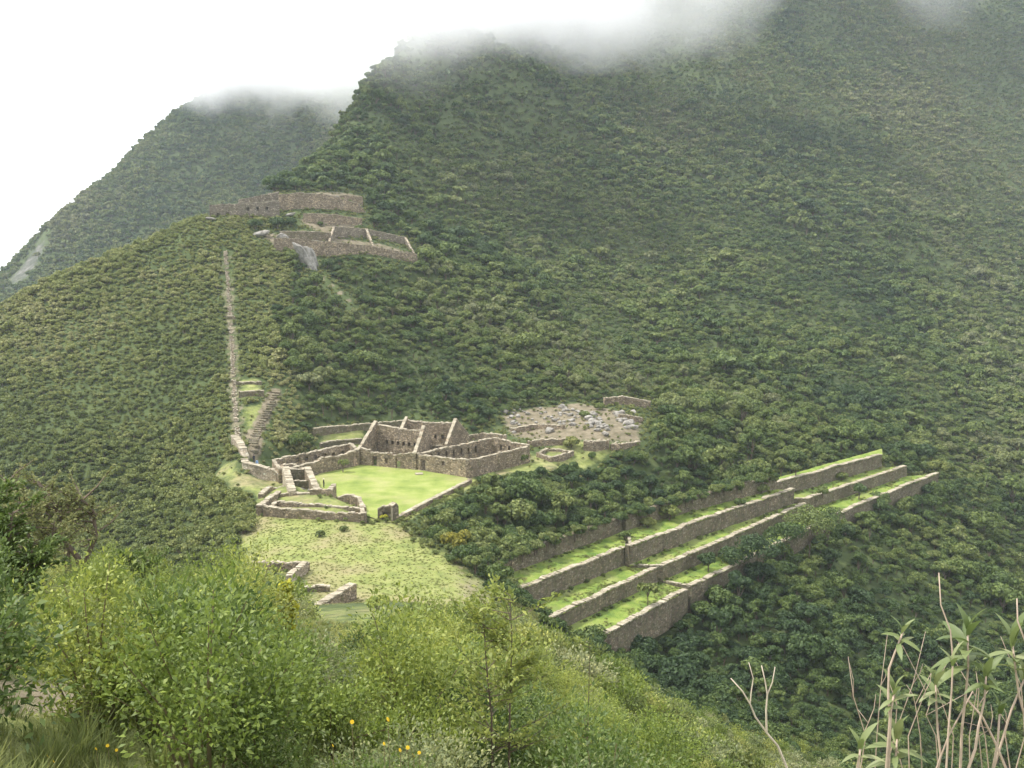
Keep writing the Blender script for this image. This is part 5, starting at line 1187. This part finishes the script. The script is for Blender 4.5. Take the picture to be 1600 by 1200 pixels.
twiggy('vine_post', 'leaning stem wrapped in bright yellow-green vine leaves', 'vine', [[(436,1000),(433,970),(444,940),(446,915)], [(445,990),(452,950),(437,920)]], 30, 0.04, 60, 0.24, 34, 0.14, 0.10, 'yellow', 505, t0=.1, up=.1)
twiggy('leafy_shrub', 'grey-green broad-leaved shrub in the middle of the foreground thicket', 'shrub', [[(300,1150),(290,1090),(275,1040)], [(310,1150),(320,1100),(330,1050)]], 14, .014, 22, .5, 12, .12, .06, 'mossy', 506, t0=.35)
twiggy('leafy_shrub', 'glossy yellow-green shrub standing above the thicket right of the meadow walls', 'shrub', [[(680,1060),(675,1000),(672,965)], [(690,1060),(695,1010),(700,975)]], 30, .03, 26, .8, 40, .13, .06, 'fresh', 507, t0=.3)
# leggy broad-leaved stems at the lower right: every leaf is a part
def big_leaf():
    V, F_ = [], []; n = 6
    for i in range(n + 1):
        t = i / n; w_ = 0.155 * math.sin(math.pi * min(1, t * .93 + .07)) ** .8 * (1 - .25 * t); z = 0.16 * t - .34 * t * t
        V += [(t, -w_, z + .35 * w_), (t, 0, z), (t, w_, z + .35 * w_)]
        if i: b = 3 * (i - 1); F_ += [(b, b+3, b+4, b+1), (b+1, b+4, b+5, b+2)]
    o = mesh_obj('leaf', V, F_, M['bigleaf'], smooth=True, link=False); return o.data
BL = big_leaf()
STEMS = [('tallest bare-tipped stem', [(1467,895),(1470,945),(1485,985),(1489,1030),(1487,1080),(1482,1140),(1478,1215)], 3, .8, (1488, 1035)),
         ('stem with the largest leaf rosette', [(1512,985),(1513,1040),(1510,1075),(1503,1140),(1500,1215)], 13, 1.25, None), ('pale curving stem', [(1507,1088),(1535,1120),(1555,1160),(1578,1215)], 0, 1, None),
         ('stem with a rosette at the right edge', [(1582,1005),(1586,1040),(1592,1085),(1604,1130),(1608,1215)], 12, 1.15, None), ('bare stem at the right edge', [(1589,935),(1590,970),(1603,1005),(1606,1215)], 0, 1, None),
         ('leftmost tall stem of the right corner', [(1412,985),(1400,1015),(1389,1045),(1388,1090),(1391,1120),(1384,1215)], 9, .8, None), ('short stem with drooping leaves', [(1462,1065),(1463,1100),(1465,1140),(1470,1180),(1462,1215)], 9, 1.05, None),
         ('slanting stem crossing the right corner', [(1603,1055),(1580,1110),(1565,1160),(1548,1215)], 4, .9, None), ('stem with dark rosette between the two leafy ones', [(1541,1055),(1538,1095),(1529,1135),(1524,1170),(1508,1215)], 9, .85, None),
         ('thick stub among the right corner stems', [(1562,1112),(1559,1160),(1549,1215)], 3, .8, None), ('thin slanting twig of the right corner', [(1520,1080),(1482,1150),(1458,1215)], 0, 1, None), ('low rosette at the bottom of the right corner', [(1402,1150),(1400,1180),(1396,1215)], 10, 1.2, None),
         ('low rosette left of the others', [(1345,1165),(1342,1190),(1340,1215)], 7, .9, None), ('small rosette half down the leftmost stem', [(1398,1080),(1392,1110),(1388,1215)], 9, .9, None)]
for i, (nm, pl, nl, ls, at_) in enumerate(STEMS):
    Y = 4.6 + 0.12 * (i % 4); P = path3(list(reversed(pl)), Y, 0.02); P = down_to_ground(P); o0 = P[0].copy()
    e = empty('leggy_shrub', tuple(o0)); tag(e, nm + ' of the leggy broad-leaved shrub', 'shrub stem', 'leggy stems at the lower right'); mb = MB()
    thin = 'bare' in nm or 'twig' in nm
    mb.tube([tuple(p - o0) for p in P], [(.0055 if thin else .008) * (1 - .55 * k / len(P)) for k in range(len(P))], 7); mb.build('stem', M['stem'], e, smooth=True)
    tip = P[-1] if at_ is None else Vector(at_y(*at_, Y)); d = (P[-1] - P[-2]).normalized()
    for k in range(nl):
        az = k * 2.4 + rnd.uniform(-.3, .3); el = R(rnd.uniform(-20, 45) if k > 2 else rnd.uniform(55, 80)); L = 0.14 * ls * rnd.uniform(.7, 1.2)
        o = bpy.data.objects.new('leaf', BL); COL.objects.link(o); o.parent = e
        o.location = tuple(tip - o0 - d * 0.012 * k * ls); o.rotation_euler = (rnd.uniform(-.4, .4), -el, az); o.scale = (L, L, L)
for i in range(14):
    bx = 1330 + 20 * i + rnd.uniform(-12, 12); tp = rnd.uniform(985, 1130); pl = [(bx, 1215), (bx + rnd.uniform(-18, 18), 1150), (bx + rnd.uniform(-28, 28), (1150 + tp) / 2), (bx + rnd.uniform(-40, 40), tp)]
    P = down_to_ground(path3(pl, 4.9 + .1 * (i % 5))); o0 = P[0].copy(); mb = MB(); mb.tube([tuple(p - o0) for p in P], [.0042, .0036, .003, .0024, .0012], 5); e = empty('dry_twig', tuple(o0))
    tag(e, 'thin dry twig among the leggy stems at the lower right', 'twig', 'dry twigs at the lower right'); mb.build('stem', M['stem'], e, smooth=True)
    fk = MB(); m0 = P[-2]; q = m0 + Vector((rnd.uniform(-.09, .09), 0, rnd.uniform(.08, .2))); fk.tube([tuple(m0 - o0), tuple((m0 + q) / 2 - o0 + Vector((.01, 0, 0))), tuple(q - o0)], [.0026, .002, .001], 5); fk.build('fork', M['stem'], e, smooth=True)
db = empty('dead_branch', tuple(at_y(1232, 1215, 6.0))); P0 = Vector(db.location); tag(db, 'bleached forked dead branch rising at the lower right', 'dead branch')
for j, (pl, ra) in enumerate((([(1236,1215),(1215,1165),(1198,1145),(1180,1120),(1172,1100),(1160,1080),(1142,1060)], .009), ([(1172,1100),(1174,1080),(1177,1060),(1170,1035)], .0045), ([(1198,1145),(1197,1110),(1199,1085),(1195,1062),(1190,1040)], .0065), ([(1199,1085),(1207,1066),(1211,1042)], .0045))):
    P = path3(pl, 6.0); P = down_to_ground(P) if j == 0 else P; mb = MB(); mb.tube([tuple(p - P0) for p in P], [ra * (1 - .7 * k / len(P)) for k in range(len(P))], 6); mb.build('trunk' if j == 0 else 'fork', M['deadwood'], db, smooth=True)
# dry twigs and yellow flowers in the thicket
def flower_mesh():
    V, F_ = [(0, 0, 0.1)], []
    for k in range(12):
        a = k * math.pi / 6; b = a + .42; V += [(math.cos(a), math.sin(a), .12 * (k % 2)), (math.cos(b), math.sin(b), .05)]; F_.append((0, len(V) - 2, len(V) - 1))
    o = mesh_obj('flower_head', V, F_, M['petal'], link=False); return o.data
FM = flower_mesh()
for i, (px, py, Y, s) in enumerate(((265,915,30,.16),(550,1128,8.4,.045),(606,1124,8.4,.05),(600,1162,8,.036),(625,1172,8,.04),(637,1168,8,.04),(646,1180,8,.045),(655,1176,8,.036),(75,1182,8,.04),(84,1190,8,.032),(168,1165,8.6,.036),(182,1172,8.6,.032),(150,1170,8.6,.032),(520,1165,8.4,.032))):
    p = at_y(px, py, Y); g = min(gz(p[0], p[1]), p[2] - .3); e = empty('yellow_flower', (p[0], p[1], g)); wh = 'far off above the left thicket' if i == 0 else 'at the lower left corner' if px < 250 else 'beside the dark bush' if px < 560 else 'in the cluster left of the slender sapling'
    tag(e, 'yellow flower ' + wh, 'flower', 'yellow flowers ' + wh); mb = MB(); mb.tube([(0, 0, 0), (.01, 0, (p[2] - g) * .6), (0, 0, p[2] - g)], .002 + s * .02, 4); mb.build('stem', M['green_stem'], e)
    o = bpy.data.objects.new('flower_head', FM); COL.objects.link(o); o.parent = e; o.location = (0, 0, p[2] - g); o.scale = (s * .42, s * .42, s * .42); o.rotation_euler = (R(55), R(rnd.uniform(-20, 20)), rnd.uniform(0, 3))

# ------------------------------------------------------------------ people
def cloth_mat(name, bands):
    m, n, l, b, o = mat(name); tc = n.new('ShaderNodeTexCoord'); sx = n.new('ShaderNodeSeparateXYZ'); l.new(tc.outputs['Object'], sx.inputs[0])
    dv_ = n.new('ShaderNodeMath'); dv_.operation = 'DIVIDE'; dv_.inputs[1].default_value = 1.8; l.new(sx.outputs[2], dv_.inputs[0])
    r = ramp(n, [c for _, c in bands], [p / 1.8 for p, _ in bands]); r.color_ramp.interpolation = 'CONSTANT'; l.new(dv_.outputs[0], r.inputs[0]); l.new(r.outputs[0], b.inputs['Base Color']); return m
def person(label, loc, rz, J, mt, hat=None):
    e = empty('person', loc, rz); tag(e, label, 'person')
    V = [j[0] for j in J]; E = [(i, j[1]) for i, j in enumerate(J) if j[1] is not None]
    me = bpy.data.meshes.new('body'); me.from_pydata(V, E, []); me.materials.append(mt); o = bpy.data.objects.new('body', me); COL.objects.link(o); o.parent = e
    sk = o.modifiers.new('skin', 'SKIN'); sk.use_smooth_shade = True
    for i, j in enumerate(J): me.skin_vertices[0].data[i].radius = (j[2], j[2] * (j[3] if len(j) > 3 else 1)); 
    me.skin_vertices[0].data[0].use_root = True
    o.modifiers.new('sub', 'SUBSURF').levels = 1; o.modifiers['sub'].render_levels = 2
    if hat:
        hb = MB(); zt = max(v[2] for v in V) - .02; hx = [v for v in V if v[2] > zt - .1][-1]
        hb.tube([(hx[0], hx[1], zt - .03), (hx[0], hx[1], zt - .02)], [.2, .19], 12); hb.tube([(hx[0], hx[1], zt - .03), (hx[0], hx[1], zt + .05), (hx[0], hx[1], zt + .10)], [.115, .11, .07], 12); hb.build('hat', hat, e)
    return e
def standing():
    J = [((0,0,.95),None,.15,.8),((0,0,1.18),0,.14,.8),((0,0,1.38),1,.17,.7),((0,0,1.52),2,.06),((0,.01,1.60),3,.095),((0,.01,1.72),4,.09)]
    for s in (-1, 1):
        b = len(J); J += [((.19*s,0,1.42),2,.07),((.27*s,-.02,1.14),b,.05),((.25*s,.08,.92),b+1,.04),((.24*s,.12,.82),b+2,.03)]
        b = len(J); J += [((.1*s,0,.88),0,.1),((.12*s,.02,.5),b,.075),((.12*s,-.02,.09),b+1,.05),((.13*s,.14,.04),b+2,.045)]
    return J
def sitting():
    J = [((0,0,.30),None,.16,.8),((0,-.02,.52),0,.15,.8),((0,.02,.74),1,.17,.7),((0,.05,.87),2,.06),((0,.08,.95),3,.095),((0,.09,1.06),4,.09)]
    for s in (-1, 1):
        b = len(J); J += [((.19*s,.02,.77),2,.07),((.27*s,.14,.54),b,.05),((.2*s,.34,.48),b+1,.04),((.17*s,.42,.46),b+2,.03)]
        b = len(J); J += [((.1*s,.05,.26),0,.1),((.13*s,.44,.42),b,.075),((.13*s,.5,.09),b+1,.05),((.13*s,.64,.04),b+2,.045)]
    return J
SKIN = (.36, .22, .15)
dark = cloth_mat('dark_walking_clothes', [(0, (.05,.045,.04)), (.12, (.035,.035,.045)), (.95, (.03,.035,.035)), (1.5, SKIN)])
p = at_z(506, 762, PLZ); person('person in dark clothes and pale hat standing at the left edge of the plaza lawn', (p[0], p[1], PLZ), R(-60), standing(), dark, plain('straw_hat', (.6, .55, .42)))
p = hit(397, 724); pz = gz(p[0], p[1]) + .15
dark2 = cloth_mat('black_jacket_clothes', [(0, (.04,.04,.045)), (.12, (.03,.03,.04)), (1.5, SKIN)])
person('person in black standing at the foot of the long stairs', (p[0], p[1], pz), R(160), standing(), dark2, plain('dark_cap', (.05, .05, .06)))
bp = MB(); bp.box((0, 0, .32), (.42, .30, .62), 0, .03, taper=.8); bk = bp.build('bag', M['bark'], None); bk.data.materials.clear(); bk.data.materials.append(plain('blue_pack_cloth', (.25, .38, .62))); md = bk.modifiers.new('round', 'BEVEL'); md.width = .09; md.segments = 3
bk.name = 'backpack'; q = hit(402, 726); bk.location = (q[0], q[1] - .2, gz(q[0], q[1]) + .1); bk.scale = (1.4, 1.3, 1.3); tag(bk, 'blue backpack beside the person at the foot of the long stairs', 'backpack')
p = at_z(437, 743, PLZ + .8); person('person in pale blue clothes sitting at the end of the ramp wall', (p[0], p[1] - .6, PLZ + .75), R(200), sitting(), cloth_mat('pale_blue_clothes', [(0, (.10,.10,.12)), (.35, (.42,.52,.58)), (.9, SKIN)]), plain('dark_hat', (.08, .09, .1)))

# ------------------------------------------------------------------ air: even haze and the mist bank on the summit
def vol_box(name, lo, hi):
    mb = MB(); mb.box(tuple((a + b) / 2 for a, b in zip(lo, hi)), tuple(b - a for a, b in zip(lo, hi))); return mb.build(name, None)
def vol_mat(name):
    m = bpy.data.materials.new(name); m.use_nodes = True; n = m.node_tree.nodes; n.clear(); o = n.new('ShaderNodeOutputMaterial'); v = n.new('ShaderNodeVolumePrincipled')
    m.node_tree.links.new(v.outputs[0], o.inputs['Volume']); return m, n, m.node_tree.links, v
zmin, zmax = float(min(GZ.min(), FZ.min())), float(max(GZ.max(), FZ.max()))
hb = vol_box('haze', (-800, -60, zmin - 1), (940, 1345, zmax + 8)); m, n, l, v = vol_mat('thin_haze')
v.inputs['Color'].default_value = (.80, .90, 1.0, 1); v.inputs['Density'].default_value = 0.00013; v.inputs['Anisotropy'].default_value = 0.1
hb.data.materials.append(m); kind(hb, 'stuff', 'thin bluish haze filling the valley air')
def mist(label, centre, size, thick, dmax, seed):
    """a soft cloud lump: an ellipsoid falloff eaten by noise, inside its own closed box"""
    o = vol_box('mist_bank', tuple(c - q for c, q in zip(centre, size)), tuple(c + q for c, q in zip(centre, size))); m, n, l, v = vol_mat('summit_mist')
    g = n.new('ShaderNodeNewGeometry'); mp = n.new('ShaderNodeMapping'); mp.vector_type = 'TEXTURE'; mp.inputs['Location'].default_value = centre; mp.inputs['Scale'].default_value = size; l.new(g.outputs['Position'], mp.inputs['Vector'])
    ln = n.new('ShaderNodeVectorMath'); ln.operation = 'LENGTH'; l.new(mp.outputs[0], ln.inputs[0])
    t = noise(n, l, g.outputs['Position'], 0.014, 5, 0.62)
    a = n.new('ShaderNodeMath'); a.operation = 'MULTIPLY_ADD'; l.new(t.outputs['Fac'], a.inputs[0]); a.inputs[1].default_value = 1.5; a.inputs[2].default_value = 0.10
    b = n.new('ShaderNodeMath'); b.operation = 'SUBTRACT'; l.new(a.outputs[0], b.inputs[0]); l.new(ln.outputs['Value'], b.inputs[1])
    den = n.new('ShaderNodeMapRange'); den.inputs[1].default_value = 0.0; den.inputs[2].default_value = thick; den.inputs[3].default_value = 0; den.inputs[4].default_value = dmax; l.new(b.outputs[0], den.inputs[0])
    l.new(den.outputs[0], v.inputs['Density']); v.inputs['Color'].default_value = (.99, .99, 1, 1); v.inputs['Anisotropy'].default_value = 0.6
    o.data.materials.append(m); kind(o, 'stuff', label)
def mist_at(label, px, py, Y, sx, sy, sz, thick=0.5, dmax=0.02, seed=0): mist(label, tuple(at_y(px, py, Y)), (sx, sy, sz), thick, dmax, seed)
mist_at('white mist bank lying on the far mountain top', 430, 95, 900, 150, 80, 62, dmax=0.03)
mist_at('white mist bank wrapping the left shoulder of the main summit', 740, -8, 525, 105, 50, 44, dmax=0.024)
mist_at('white mist bank hiding the main summit', 900, -45, 640, 120, 60, 62, dmax=0.024)
mist_at('grey wisp of mist trailing over the upper slope', 1050, 2, 700, 85, 50, 56, thick=.6, dmax=0.018)
mist_at('white mist between the two mountain tops', 575, 85, 600, 75, 50, 42, thick=.6, dmax=0.02)
mist_at('thin veil of mist on the left edge of the main ridge', 640, 60, 480, 55, 30, 32, thick=.8, dmax=0.016)
mist_at('grey cloud added out of view to shade the upper right slopes', 1330, -190, 900, 190, 110, 55, thick=.4, dmax=0.03)  # unseen cloud, added so that its shadow darkens the upper right slopes
mist_at('thin veil of mist on the left edge of the main ridge', 640, 40, 492, 45, 35, 26, thick=.7, dmax=0.012)
mist_at('small wisp of mist at the upper right', 1470, -25, 900, 60, 40, 50, dmax=0.012)
